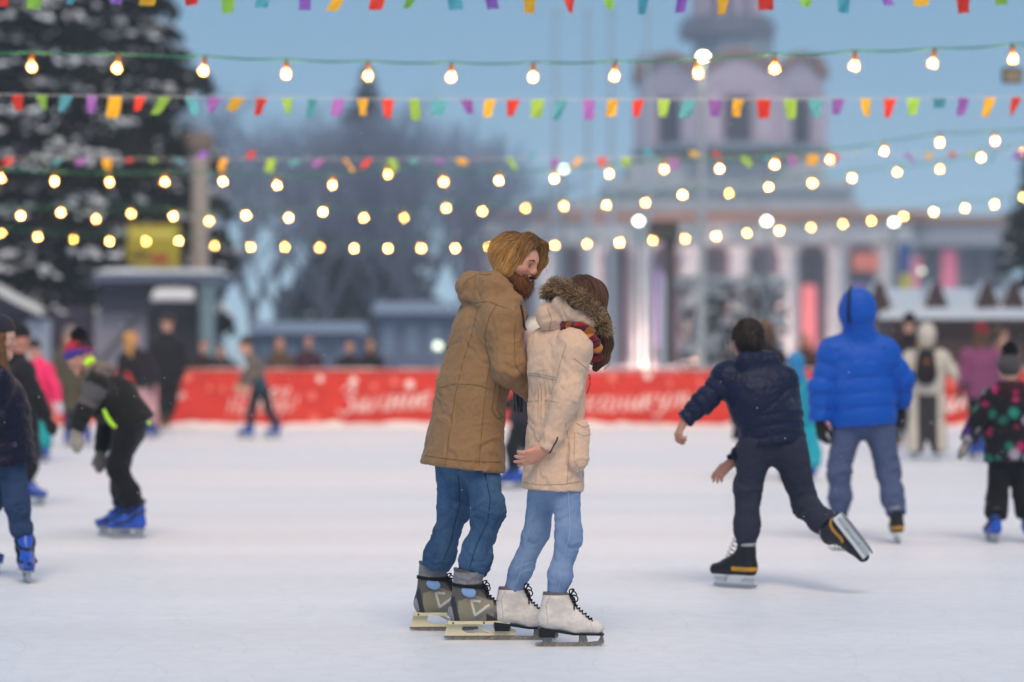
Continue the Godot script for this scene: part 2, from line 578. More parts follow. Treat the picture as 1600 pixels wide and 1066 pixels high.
func barrier():
	var z := -44.0
	var t := thing("rink_barrier", "long red rink barrier with white handwritten lettering and printed snow dots", "barrier", Vector3(0, 0, z))
	var red := mat("red_banner", "d8392c", 0.55, {"tex": grain("banner", 0.01, 4, 0.88, 1.0), "scale": 0.6})
	var m := Mb.new()
	var w := 1.0
	for i in range(-28, 28):     # each panel of cloth is a piece of its own
		var p := Mb.new()
		var g := []
		for k in 9:
			var x := i * w + k * w / 8.0
			var r := []
			for y in [0.02, 0.2, 0.45, 0.7, 0.98]:
				r.append(Vector3(x, y, 0.05 + 0.022 * noise.get_noise_2d(x * 1.4, y * 1.5) + 0.01 * sin(x * 9.0) * (1.0 - absf(y - 0.5))))
			g.append(r)
		for k in 8:
			for y in 4: p.quad(g[k][y], g[k + 1][y], g[k + 1][y + 1], g[k][y + 1])
		part("banner_panel", p, red, t)
	for i in range(-14, 15):
		var p := Mb.new()
		p.box(Transform3D(Basis(), Vector3(i * 2.0, 0.5, -0.03)), Vector3(0.07, 1.0, 0.07), Color.WHITE, 0.008)
		part("post", p, mat("post_wood", "6b5a4c", 0.8), t)
	m.box(Transform3D(Basis(), Vector3(0, 1.02, 0)), Vector3(56.2, 0.05, 0.12), Color.WHITE, 0.01)
	part("top_rail", m, mat("rail", "b9584d", 0.6), t)
	var s := Mb.new()
	for i in 280:
		var x := -28.0 + i * 0.2
		var h0 := 1.05 + 0.03 * maxf(0.0, noise.get_noise_2d(x * 2.0, 40.0) + 0.25)
		var h1 := 1.05 + 0.03 * maxf(0.0, noise.get_noise_2d((x + 0.2) * 2.0, 40.0) + 0.25)
		s.quad(Vector3(x, h0, 0.05), Vector3(x + 0.2, h1, 0.05), Vector3(x + 0.2, h1, -0.05), Vector3(x, h0, -0.05))
		s.quad(Vector3(x, 1.047, 0.05), Vector3(x + 0.2, 1.047, 0.05), Vector3(x + 0.2, h1, 0.05), Vector3(x, h0, 0.05))
	part("snow_on_rail", s, mats.snow, t)
	var white := mat("print_white", "f1dcd8", 0.6)
	var pale := mat("print_pale", "e8776b", 0.6)
	for q in [["Happy", 412, 614, 0.22], ["Holidays!", 410, 637, 0.20], ["ои", 279, 617, 0.16], ["Зимние", 602, 628, 0.33], ["каникулы", 1006, 627, 0.31], ["Happy", 60, 614, 0.22], ["Holidays!", 62, 637, 0.20], ["Зимние", 1262, 628, 0.33], ["каникулы", 1500, 627, 0.31]]:
		var p := at(q[1], q[2], 43.9)
		var o := part("lettering", words(q[0], q[3]), white, t)
		o.position = Vector3(p.x, p.y, 0.078)
		o.scale = Vector3(1, 1, 0.25)
	var r := RandomNumberGenerator.new(); r.seed = 21
	var disc := Mb.new()
	disc.lathe(Transform3D(Basis(Vector3.RIGHT, PI / 2), Vector3.ZERO), [[0.0, 0.0], [1.0, 0.0], [1.0, 0.01], [0.0, 0.01]], 12)
	var dm := disc.commit()
	for q in [[293, 591], [487, 619], [616, 597], [1047, 600], [957, 591], [552, 595], [490, 655], [640, 601], [347, 608], [1012, 587], [1490, 598], [1485, 640], [120, 600], [500, 592], [690, 650]]:
		var p := at(q[0], q[1], 43.9)
		var o := part("printed_dot", dm, white if r.randf() < 0.4 else pale, t)
		o.position = Vector3(p.x, p.y, 0.075); o.scale = Vector3.ONE * r.randf_range(0.05, 0.085)
	for k in 60:
		var o := part("printed_dot", dm, pale, t)
		o.position = Vector3(r.randf_range(-27, 27), r.randf_range(0.12, 0.92), 0.075); o.scale = Vector3.ONE * r.randf_range(0.025, 0.06)

# ---------- lights on strings, bunting ----------
func light_strings():
	var rows = [
		[17.6, [-80,103, 49,104, 183,106, 318,110, 447,115, 575,118, 705,120, 833,120, 961,118, 1090,114, 1211,107, 1336,102, 1459,98, 1583,92, 1710,84], 97.0, "nearest and highest string of round lamps crossing above the rink, on a green cable"],
		[26.2, [0,278, 84,283, 171,284, 257,284, 347,283, 433,289, 520,289, 606,272, 693,284, 780,282, 866,279, 952,271, 1039,264, 1125,263, 1211,257, 1297,249, 1382,236, 1469,222, 1555,220, 1640,212], 0.0, "second string of round lamps from the front, just under the blown bunting"],
		[36.0, [-30,333, 32,337, 95,332, 149,342, 205,334, 271,338, 326,345, 384,336, 451,340, 505,331, 569,340, 631,340, 697,325, 754,330, 822,325, 881,322, 948,320, 1009,316, 1067,304, 1139,302, 1201,292, 1270,286, 1332,278, 1403,269, 1469,264, 1534,246, 1598,238], 0.0, "third string of round lamps from the front, crossing behind the bearded man's head height"],
		[42.8, [2,364, 59,370, 114,374, 171,377, 228,377, 279,376, 335,384, 391,386, 445,386, 499,387, 553,388, 606,388, 658,388, 711,388, 763,386, 815,385, 867,383, 917,381, 968,379, 1020,375, 1070,373, 1119,369, 1168,364, 1218,360, 1268,355, 1317,350, 1362,345, 1412,338, 1459,331, 1508,325, 1555,319, 1600,308], 0.0, "farthest and lowest string of round lamps, hung just over the red barrier"]]
	var cores := [mat("lamp_core", "fff1d0", 0.3, {"emit": "ffba68", "power": 42.0}), mat("lamp_core_strong", "fff1d0", 0.3, {"emit": "ffc278", "power": 58.0}), mat("lamp_core_weak", "fff1d0", 0.3, {"emit": "ffc85a", "power": 20.0})]
	var cable := mat("cable", "1f6b57", 0.6)
	var brass := mat("socket", "8a5a20", 0.5)
	var bm := Mb.new()
	bm.lathe(Transform3D(), [[0.003, -0.076], [0.014, -0.0745], [0.025, -0.0685], [0.033, -0.058], [0.0365, -0.044], [0.035, -0.030], [0.029, -0.018], [0.020, -0.008], [0.014, 0.0]], 14)
	var shell := mat("lamp_bulb_glass", "ffdca0", 0.12, {"emit": "ffa030", "power": 2.0})
	shell.transparency = BaseMaterial3D.TRANSPARENCY_ALPHA
	shell.albedo_color = Color(1.0, 0.88, 0.66, 0.12)
	var hot := Mb.new()
	hot.ball(Transform3D(Basis.from_scale(Vector3(0.0175, 0.0175, 0.0175)), Vector3(0, -0.041, 0)), 10, 8)
	var core := hot.commit()
	var bulb := bm.commit()
	var sm := Mb.new()
	sm.lathe(Transform3D(), [[0.0, 0.001], [0.016, 0.001], [0.017, 0.02], [0.019, 0.022], [0.019, 0.045], [0.012, 0.056], [0.006, 0.07], [0.0, 0.07]], 12)
	var sock := sm.commit()
	for r in rows:
		var pts = []
		for k in r[1].size() / 2: pts.append(at(r[1][k * 2], r[1][k * 2 + 1], r[0] + R(-0.03, 0.03)))
		var t := thing("light_string", r[3], "string lights", Vector3(0, pts[0].y, -r[0]), "strings of lamps across the rink")
		var line := []
		for k in pts.size():
			var p = pts[k] + Vector3(0, 0.107, 0) - t.position
			var o := part("light_bulb", bulb, shell, t)
			o.position = pts[k] + Vector3(0, 0.036, 0) - t.position
			o.rotation = Vector3(R(-0.2, 0.2), 0, R(-0.15, 0.15))
			part("socket", sock, brass, o)
			part("glowing_core", core, cores[[0, 0, 1, 0, 2, 1][rng.randi() % 6]], o)
			var l := OmniLight3D.new()
			l.name = "lamp_light"
			l.light_color = Color(1.0, 0.74, 0.42); l.light_energy = 0.15; l.light_size = 0.03; l.omni_range = 60.0; l.omni_attenuation = 2.0; l.shadow_enabled = true
			o.add_child(l, true)
			l.position = Vector3(0, -0.045, 0)
			line.append(p)
			if k + 1 < pts.size():
				var nx = pts[k + 1] + Vector3(0, 0.107, 0) - t.position
				for s in 3: line.append(p.lerp(nx, (s + 1) / 4.0) - Vector3(0, 0.012 * sin(PI * (s + 1) / 4.0), 0))
		var c := Mb.new()
		var rad := []
		for k in line.size(): rad.append(0.007)
		c.tube(line, rad, 5)
		part("cable", c, cable, t)

func buntings():
	var cols = {"r": "d9483a", "g": "9cc85a", "t": "55a5b6", "p": "9a6cc0", "y": "ecc83c"}
	var fm := {}
	for k in cols: fm[k] = mat("flag_" + k, cols[k], 0.55, {"back": cols[k], "vc": false})
	var rows = [
		[15.5, -60.0, 60.5, -25.0, -20.0, 0.10, 0.15, 0.15, "topmost row of small paper flags cut off by the upper edge"],
		[18.6, -12.0, 39.25, 149.0, 153.0, 0.10, 0.15, 0.35, "sharpest row of small coloured flags on a thin white cord, under the nearest lamps"],
		[26.8, -20.0, 36.6, 248.0, 238.0, 0.11, 0.15, 1.0, "blurred row of coloured flags blown sideways above the second string of lamps"]]
	var order = "rgtpy"
	for r in rows:
		var d: float = r[0]
		var px: float = r[1]
		var t := thing("bunting", r[8], "bunting", at(800, r[3], d), "rows of bunting across the rink")
		var line := []
		var k := 0
		while px < 1680:
			var u = (px - 800.0) / 880.0
			var py = r[3] + (r[4] - r[3]) * (px / 1600.0) + 7.0 * (1.0 - u * u) - 3.0
			var p = at(px, py, d) - t.position
			line.append(p)
			var w = r[5] * R(0.85, 1.15)
			var h = r[6] * R(0.75, 1.15)
			var taper = R(0.35, 0.95)
			var m := Mb.new()
			var swing = R(-0.5, 0.5) if r[7] < 0.5 else R(-1.35, -0.5) * r[7]
			if R(0, 1) < 0.2: swing -= 0.9 * r[7] + 0.3
			var lean = R(-0.28, 0.16)
			var nx := 5; var ny := 6
			var g := []
			for b in ny + 1:
				var row := []
				var f = float(b) / ny
				for a in nx + 1:
					var s = (float(a) / nx - 0.5) * w * lerpf(1.0, taper, f)
					var curl = 0.018 * sin(f * 4.0 + a * 0.9 + k) * f
					row.append(Vector3(s + lean * f * h, 0, 0) + Vector3(0, -cos(swing) * f * h, sin(swing) * f * h + curl))
				g.append(row)
			for b in ny:
				for a in nx:
					m.quad(g[b + 1][a], g[b + 1][a + 1], g[b][a + 1], g[b][a])
					m.quad(g[b][a] - Vector3(0, 0, 0.0015), g[b][a + 1] - Vector3(0, 0, 0.0015), g[b + 1][a + 1] - Vector3(0, 0, 0.0015), g[b + 1][a] - Vector3(0, 0, 0.0015))
			var o := part("flag", m, fm[order[(k + 4) % 5]], t)
			o.position = p - Vector3(0, 0.002, 0)
			o.rotation.y = R(-0.7, 0.7) * (0.6 + r[7])
			px += r[2] * R(0.93, 1.07)
			k += 1
		var c := Mb.new()
		var rad := []
		for q in line.size(): rad.append(0.0022)
		c.tube(line, rad, 4)
		part("cord", c, mat("cord", "c9d4dd", 0.7), t)

func snowfall():
	var mm := MultiMesh.new()
	mm.transform_format = MultiMesh.TRANSFORM_3D
	var b := Mb.new()
	b.ball(Transform3D(), 6, 4)
	mm.mesh = b.commit()
	mm.instance_count = 1500
	for k in 1500:
		var d := 4.0 + 26.0 * rng.randf()
		var s := R(0.0011, 0.0021)
		mm.set_instance_transform(k, Transform3D(Basis().scaled(Vector3(s, s, s)), at(R(-100, 1700), R(-60, 1060), d)))
	var o := MultiMeshInstance3D.new()
	o.name = "falling_snow"; o.multimesh = mm; o.material_override = mat("flake", "f4f6f8", 0.9)
	add_child(o, true)
	o.set_meta("kind", "stuff"); o.set_meta("label", "fine snowflakes drifting through the air over the whole rink"); o.set_meta("category", "snow")

# ---------- the park behind ----------
func span(b: Mb, d: float, x0: float, y0: float, x1: float, y1: float, deep: float, base: Vector3, col := Color.WHITE, back := 0.0, bevel := 0.0):
	var p := at(x0, y0, d) - base
	var q := at(x1, y1, d) - base
	b.box(Transform3D(Basis(), Vector3((p.x + q.x) / 2, (p.y + q.y) / 2, p.z - back - deep / 2)), Vector3(absf(q.x - p.x), absf(p.y - q.y), deep), col, bevel)
func one_span(called: String, m: Material, t: Node3D, d: float, x0: float, y0: float, x1: float, y1: float, deep: float, back := 0.0, bevel := 0.0) -> MeshInstance3D:
	var b := Mb.new()
	span(b, d, x0, y0, x1, y1, deep, t.position, Color.WHITE, back, bevel)
	return part(called, b, m, t)
func octagon(called: String, m: Material, t: Node3D, d: float, cx: float, half: float, y0: float, y1: float, back: float, flare := 1.0, sides := 8) -> MeshInstance3D:
	var b := Mb.new()
	var dd := d + back
	var p := at(cx, y1, dd) - t.position
	var r := half / F * dd / cos(PI / sides)
	var h := (y1 - y0) / F * dd
	b.lathe(Transform3D(Basis(Vector3.UP, PI / sides), Vector3(p.x, p.y, -back)), [[0.0, 0.0], [r, 0.0], [r * flare, h], [0.0, h]], sides)
	return part(called, b, m, t)
func pavilion():
	var d := 220.0
	var base := at(1148, 550.0 + EYE * F / d, d); base.y = 0
	var t := thing("park_pavilion", "large pale park pavilion with long colonnade and stepped octagonal tower", "building", base)
	var stone := mat("pale_stone", "b6bec7", 0.85, {"tex": grain("stone", 0.02, 4, 0.85, 1.0), "scale": 0.1})
	var mauve := mat("mauve_plaster", "b3a8ba", 0.85)
	var dark := mat("dark_opening", "3a3848", 0.6)
	var brown := mat("brown_cornice", "8c6a5c", 0.8)
	var wine := mat("mauve_wall", "846a80", 0.85)
	var snow: Material = mats.snow
	# long wings: wall, entablature, cornices, snow-covered top
	one_span("wall", wine, t, d, 715, 372, 1420, 573, 6.0, 3.0)
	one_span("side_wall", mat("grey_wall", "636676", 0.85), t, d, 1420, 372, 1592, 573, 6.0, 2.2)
	one_span("entablature", stone, t, d, 708, 347, 1425, 381, 9.2, -0.4)
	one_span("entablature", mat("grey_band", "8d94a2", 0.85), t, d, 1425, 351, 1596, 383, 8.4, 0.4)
	one_span("cornice", brown, t, d, 704, 331, 1450, 346.5, 10.2, -0.9, 0.1)
	one_span("cornice", brown, t, d, 1450, 337, 1600, 350.5, 9.0, 0.0, 0.1)
	one_span("parapet", stone, t, d, 820, 312, 1345, 330.5, 8.6, 0.2)
	one_span("roof_snow", snow, t, d, 704, 325, 819, 330.5, 8.6, 0.2)
	one_span("roof_snow", snow, t, d, 1346, 326, 1450, 330.5, 8.6, 0.2)
	for k in 12:
		var x := 772.0 + k * 76.6
		var col := Mb.new()
		var p := at(x, 573, d) - base
		var lit := 1.0
		col.lathe(Transform3D(Basis(), Vector3(p.x, 0, 0.3)), [[0.0, 0.0], [1.25, 0.0], [1.25, 0.5], [1.0, 0.6], [0.98, 6.0], [0.88, 10.2], [1.2, 10.5], [1.25, 11.0], [0.0, 11.0]], 14)
		if k < 9: part("column", col, stone, t)
		# capital blocks and the tall openings between the columns
		if k < 9: one_span("capital", brown if k > 3 else stone, t, d, x - 20, 381.2, x + 20, 389, 2.6, -0.9)
		if k < 8:
			var op := one_span("doorway", dark, t, d, x + 24, 392, x + 54, 562, 0.4, 2.75)
			if k in [3, 6, 7]:
				var g := Mb.new()
				var y0 = [0, 0, 0, 420, 0, 0, 446, 440][k]
				span(g, d, x + 26, y0, x + 52, 540, 0.2, t.position, Color.WHITE, 2.5)
				part("wall_glow_panel", g, mat("pink_wall_glow" if k == 6 else "violet_wall_glow", "c47c84" if k == 6 else "857ab0", 0.5, {"emit": "ff6a74" if k == 6 else "9a78e0", "power": 0.16 if k == 6 else 0.14}), op)  # emissive panel stands for the coloured light falling on the wall
	one_span("poster", mat("salmon_print", "c9705f", 0.7), t, d, 1330, 395, 1372, 424, 0.3, -0.75)
	one_span("wall_glow_panel", mat("rose_wall_glow", "b06870", 0.5, {"emit": "ff6a70", "power": 0.32}), t, d, 1252, 446, 1271, 545, 0.3, -0.9)  # pink light on the wall, made as a glowing panel
	one_span("wall_glow_panel", mat("dim_rose_wall_glow", "b06a80", 0.5, {"emit": "e05a80", "power": 0.3}), t, d, 1478, 390, 1500, 520, 0.3, 1.8)  # rose light on the wing wall, also a glowing panel
	one_span("wall_glow_panel", mats.dim_rose_wall_glow, t, d, 1428, 400, 1446, 520, 0.3, 1.8)
	for x in [1452, 1520, 1552]: one_span("window", dark, t, d, x, 392, x + 20, 520, 0.3, 1.8)
	# three ground lamps added to brighten the column faces
	for x in [1004, 1084, 1163]:
		var q := at(x, 560, d) - base
		var lm := Mb.new()
		lm.box(Transform3D(Basis(), Vector3(q.x, 0.3, 3.2)), Vector3(0.4, 0.3, 0.3), Color.WHITE, 0.03)
		var lp := part("floodlight", lm, mat("added_lamp_face", "fff0d8", 0.4, {"emit": "ffd9b0", "power": 0.8}), t)
		var l := OmniLight3D.new()
		l.name = "added_column_light"; l.light_color = Color(1.0, 0.80, 0.72); l.light_energy = 40.0; l.light_size = 0.2; l.omni_range = 60.0; l.omni_attenuation = 2.0; l.shadow_enabled = true
		lp.add_child(l, true)
		l.position = Vector3(q.x, 1.2, 4.4)
	# stepped base of the tower
	one_span("tower_step", stone, t, d, 948, 278, 1342, 311, 16.0, 4.0)
	one_span("step_ledge", mat("ledge", "8fa0b0", 0.85), t, d, 944, 290, 1346, 297, 17.0, 3.5)
	one_span("tower_step", stone, t, d, 985, 243, 1300, 277.5, 14.0, 5.0)
	octagon("terrace", mat("ledge", "8fa0b0"), t, d, 1140, 152, 236, 243, 12.0)
	# middle drum with dark openings, piers, wavy gables
	octagon("drum", mauve, t, d, 1140, 140, 118, 236, 12.0)
	var d2 := d + 12.0
	var half := 140.0 / F * d2
	var cx := at(1140, 0, d2).x - base.x
	for k in 8:
		var a := TAU * k / 8.0
		if cos(a) < -0.2: continue
		var bs := Basis(Vector3.UP, a)
		var c := Vector3(cx, 0, -12.0)
		var y0 := at(0, 232, d2).y
		var y1 := at(0, 164, d2).y
		var b := Mb.new()
		b.box(Transform3D(bs, c + bs * Vector3(0, (y0 + y1) / 2, half + 0.02)), Vector3(2.5, y1 - y0, 0.3))
		part("window", b, dark, t)
		for s in [-1, 1]:
			var pr := Mb.new()
			pr.box(Transform3D(bs, c + bs * Vector3(s * 2.35, (y0 + y1) / 2 + 0.2, half + 0.1)), Vector3(0.9, y1 - y0 + 0.4, 0.7))
			part("pilaster", pr, mat("lilac_plaster", "bdb3c4", 0.85), t)
		# arched brown gable edge over each face
		var w := half * tan(PI / 8)
		var line := []
		var rad := []
		var yb := at(0, 124, d2).y
		for q in 15:
			var u := q / 7.0 - 1.0
			line.append(c + bs * Vector3(u * w, yb + 1.55 * pow(cos(u * PI / 2), 1.2) , half + 0.2))
			rad.append(0.42)
		var tb := Mb.new()
		tb.tube(line, rad, 6)
		var gm := Mb.new()
		var poly := PackedVector2Array([Vector2(-w, yb - 1.5), Vector2(w, yb - 1.5)])
		for q in range(14, -1, -1):
			var u := q / 7.0 - 1.0
			poly.append(Vector2(u * w, yb + 1.55 * pow(cos(u * PI / 2), 1.2)))
		gm.slab(Transform3D(bs, c), poly, half - 0.4, half + 0.06)
		var gp := part("gable", gm, mauve, t)
		part("gable_moulding", tb, brown, gp)
	# frames with statues on the corners
	for s in [[1016, 60.0], [1262, 58.0]]:
		var f := Mb.new()
		var q := at(s[0], 128, d2) - base
		var hh: float = (128 - s[1] - 26) / F * d
		for k in 4:
			f.tube([Vector3(q.x + (k - 1.5) * 0.75, q.y, -9.5 - (k % 2) * 1.2), Vector3(q.x + (k - 1.5) * 0.6, q.y + hh * R(0.75, 1.0), -9.5 - (k % 2) * 1.2)], [0.22, 0.16], 6)
		for k in 3:
			f.tube([Vector3(q.x - 1.2, q.y + hh * (0.25 + 0.3 * k), -9.6), Vector3(q.x + 1.2, q.y + hh * (0.2 + 0.32 * k), -9.8)], [0.17, 0.17], 6)
		f.ball(Transform3D(Basis().scaled(Vector3(0.55, 0.9, 0.5)), Vector3(q.x + 0.3, q.y + hh * 0.6, -9.4)), 8, 6)
		part("corner_trophy", f, mat("dark_bronze", "6d5560", 0.6), t)
	# upper drum, cornice, top tier of columns
	octagon("upper_drum", mat("blue_plaster", "8b9bab", 0.85), t, d, 1146, 62, 58, 118, 14.0, 0.97)
	octagon("upper_cornice", mat("slate_band", "6f7486", 0.85), t, d, 1136, 72, 38, 60, 14.0, 1.02)
	octagon("upper_cornice", mat("slate_band", "6f7486"), t, d, 1136, 66, 30, 38, 14.0)
	octagon("lantern_core", mat("violet_wall", "7c6b92", 0.85), t, d, 1136, 46, -80, 30, 14.0)
	var lx := at(1136, 0, d + 14.0).x - base.x
	for k in 12:
		var a := TAU * (k + 0.5) / 12.0
		var b := Mb.new()
		var yb := at(0, 30, d + 14.0).y
		b.lathe(Transform3D(Basis(), Vector3(lx + sin(a) * 3.2, yb, -14.0 + cos(a) * 3.2)), [[0.0, 0.0], [0.42, 0.0], [0.36, 0.3], [0.34, 5.6], [0.44, 6.0], [0.0, 6.0]], 10)
		part("lantern_column", b, mat("lilac_plaster", "bdb3c4"), t)
	octagon("lantern_roof", mat("slate_band", "6f7486"), t, d, 1136, 70, -98, -80, 14.0, 0.9)
	var sp := Mb.new()
	var yt := at(0, -98, d + 14.0).y
	sp.lathe(Transform3D(Basis(), Vector3(lx, yt, -14.0)), [[3.2, 0.0], [1.4, 2.5], [1.1, 6.0], [0.3, 16.0], [0.0, 22.0]], 8)
	part("spire", sp, mat("slate_band", "6f7486"), t)

func plank_wall(t: Node3D, m: Array, x0: float, x1: float, y0: float, y1: float, z: float, n: int):
	var r := RandomNumberGenerator.new(); r.seed = 4
	for k in n:
		var b := Mb.new()
		var h := (y1 - y0) / n
		b.box(Transform3D(Basis(), Vector3((x0 + x1) / 2, y0 + (k + 0.5) * h, z - 0.02 + r.randf_range(-0.004, 0.004))), Vector3(x1 - x0, h - 0.012, 0.03), Color.WHITE, 0.004)
		part("plank", b, m[k % m.size()], t)
func lump(t: Node3D, b: Mb, x0: float, x1: float, z0: float, z1: float, ya: float, yb: float, thick: float):   # a blanket of snow on a pitched roof, rounded at its edges
	var nx := 24; var nz := 6
	var g := []
	for i in nx + 1:
		var row := []
		for j in nz + 1:
			var u := float(i) / nx; var w := float(j) / nz
			var edge := pow(maxf(0.0, 1.0 - pow(absf(2 * u - 1), 10.0)), 0.5) * pow(maxf(0.0, 1.0 - pow(absf(2 * w - 1), 6.0)), 0.5)
			var x := lerpf(x0, x1, u)
			row.append(Vector3(x, lerpf(ya, yb, w) + 0.004 + thick * edge * (0.8 + 0.35 * noise.get_noise_2d(x * 1.1, w * 2.0)), lerpf(z0, z1, w)))
		g.append(row)
	for i in nx:
		for j in nz: b.quad(g[i][j], g[i + 1][j], g[i + 1][j + 1], g[i][j + 1])
func kiosks():
	var snow: Material = mats.snow
	# flat-roofed kiosk on the left
	var d := 55.0
	var base := at(232, 550, d); base.y = 0
	var t := thing("kiosk", "grey flat-roofed kiosk with snowy roof slab and a pale round corner column", "kiosk", base)
	var fascia := mat("kiosk_fascia", "2c2d40", 0.75)
	one_span("roof_slab", mat("kiosk_roof", "5c667e", 0.7), t, d, 148, 428, 342, 441, 3.2, -0.25, 0.03)
	var rs := Mb.new()
	var p0 := at(146, 428, d) - base; var p1 := at(344, 428, d) - base
	lump(t, rs, p0.x, p1.x, 0.28, -3.0, p0.y, p0.y, 0.16)
	part("roof_snow", rs, snow, t)
	one_span("fascia", fascia, t, d, 152, 441.5, 308, 486, 0.3, 0.1)
	var aw := Mb.new()
	var a0 := at(240, 466, d) - base; var a1 := at(306, 466, d) - base
	lump(t, aw, a0.x, a1.x, 0.45, -0.08, a0.y, a0.y + 0.16, 0.16)
	aw.box(Transform3D(Basis(), Vector3((a0.x + a1.x) / 2, a0.y - 0.03, 0.17)), Vector3(a1.x - a0.x, 0.05, 0.52))
	part("awning", aw, snow, t)
	one_span("wall_panel", mat("kiosk_white", "807e8c", 0.7), t, d, 142, 487, 224, 574, 0.12, 0.4)
	one_span("wall_panel", mat("kiosk_dark", "2e2a34", 0.7), t, d, 224.5, 487, 310, 574, 0.12, 0.4)
	var br := Mb.new()
	var b0 := at(150, 566, d) - base; var b1 := at(212, 494, d) - base
	br.tube([Vector3(b0.x, b0.y, -0.34), Vector3(b1.x, b1.y, -0.34)], [0.05, 0.05], 6)
	part("brace", br, mat("brace_grey", "5e5a62", 0.6), t)
	var cm := Mb.new()
	var cp := at(323, 550, d) - base
	cm.lathe(Transform3D(Basis(), Vector3(cp.x, 0, -0.1)), [[0.0, 0.0], [0.24, 0.0], [0.24, 0.15], [0.19, 0.2], [0.18, 2.55], [0.23, 2.72], [0.23, 2.94], [0.0, 2.94]], 18)
	part("corner_column", cm, mat("pale_column", "6f858f", 0.7), t)
	one_span("back_wall", mats.kiosk_dark, t, d, 150, 442, 306, 574, 0.2, 2.6)
	# yellow sign above it
	d = 58.5
	base = at(240, 550, d); base.y = 0
	t = thing("yellow_sign", "yellow sign board with blurred red and white print, on two posts behind the kiosk", "sign", base)
	one_span("sign_board", mat("sign_yellow", "a5961e", 0.6), t, d, 198, 350, 280, 418, 0.08)
	for q in [[236, 398, 262, 410, "a03028"], [206, 394, 232, 404, "5a4020"], [204, 360, 272, 372, "d6c850"]]:
		one_span("sign_print", mat("sign_" + str(q[4]), q[4], 0.6), t, d, q[0], q[1], q[2], q[3], 0.01, -0.012)
	for x in [206, 272]: one_span("post", mat("post_wood", "6b5a4c"), t, d, x, 418, x + 5, 571, 0.08, 0.0)
	# beige column
	d = 60.0
	base = at(312, 550, d); base.y = 0
	t = thing("stone_column", "tall beige column with a brown capital beside the big snowy spruce", "column", base)
	var sc := Mb.new()
	sc.lathe(Transform3D(), [[0.0, 0.0], [0.36, 0.0], [0.36, 0.5], [0.24, 0.6], [0.21, 5.6], [0.23, 6.2]], 16)
	part("shaft", sc, mat("beige_stone", "a59a90", 0.85), t)
	var sk := Mb.new()
	sk.lathe(Transform3D(), [[0.23, 6.2], [0.36, 6.45], [0.36, 6.7], [0.22, 6.8], [0.0, 6.82]], 16)
	part("capital", sk, mat("column_cap", "7c6c62"), t)
	# gabled hut at the left edge
	d = 57.0
	base = at(20, 550, d); base.y = 0
	t = thing("gabled_hut", "small hut with a snowy pitched roof at the left edge, pale panels below", "hut", base)
	var w0 := at(-190, 500, d) - base; var w1 := at(52, 500, d) - base
	one_span("wall", mat("hut_mauve", "332c3e", 0.8), t, d, -120, 478, 140, 574, 2.4, 0.2)
	var gb := Mb.new()
	gb.slab(Transform3D(), PackedVector2Array([Vector2(w0.x, 2.3), Vector2(w1.x, 2.3), Vector2((w0.x + w1.x) / 2 - 0.1, 3.3)]), -2.5, -0.15)
	part("gable", gb, mat("hut_gable", "443b50", 0.8), t)
	for s in [[w0.x, -1], [w1.x, 1]]:
		var mid := (w0.x + w1.x) / 2 - 0.1
		var rf := Mb.new()
		rf.slab(Transform3D(), PackedVector2Array([Vector2(mid, 3.3), Vector2(s[0] + 0.25 * s[1], 2.2), Vector2(s[0] + 0.25 * s[1], 2.38), Vector2(mid, 3.52)]), -2.9, 0.25)
		part("snowy_roof", rf, snow, t)
	one_span("panel", mat("hut_panel", "93a0b4", 0.7), t, d, 40, 500, 78, 574, 0.1, 0.08)
	one_span("panel", mat("hut_panel", "93a0b4"), t, d, -40, 506, 18, 574, 0.1, 0.08)
	# row of stalls on the right with snowy roof and little dormers
	d = 47.0
	base = at(1520, 550, d); base.y = 0
	t = thing("market_stall", "long wooden market stall with a snow-covered roof and small dark dormers", "stall", base)
	t.rotation.y = -0.05
	var xl := at(1372, 550, d).x - base.x; var xr := at(1760, 550, d).x - base.x
	plank_wall(t, [mat("plank_brown", "5d4c48", 0.8), mat("plank_grey", "675b5c", 0.8), mat("plank_dark", "54464a", 0.8)], xl + 0.25, xr, 0.0, 2.0, 0.0, 14)
	var body := Mb.new()
	body.box(Transform3D(Basis(), Vector3((xl + 0.25 + xr) / 2, 1.0, -1.45)), Vector3(xr - xl - 0.3, 1.98, 2.8))
	part("back_wall", body, mat("plank_dark", "54464a"), t)
	var rb := Mb.new()
	rb.slab(Transform3D(Basis(Vector3.UP, PI / 2), Vector3(xl, 0, 0)), PackedVector2Array([Vector2(-0.6, 1.93), Vector2(1.2, 2.52), Vector2(3.0, 1.93), Vector2(3.0, 2.0), Vector2(1.2, 2.6), Vector2(-0.6, 2.0)]), 0.0, xr - xl)
	part("roof", rb, mats.plank_brown, t)
	var sn := Mb.new()
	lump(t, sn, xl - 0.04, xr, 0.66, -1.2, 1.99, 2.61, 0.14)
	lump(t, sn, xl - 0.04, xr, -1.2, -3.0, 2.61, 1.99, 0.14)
	part("roof_snow", sn, mat("shade_tinted_snow", "aab8c6", 0.95), t)  # snow colour dimmed and blued to stand for sky-lit shade
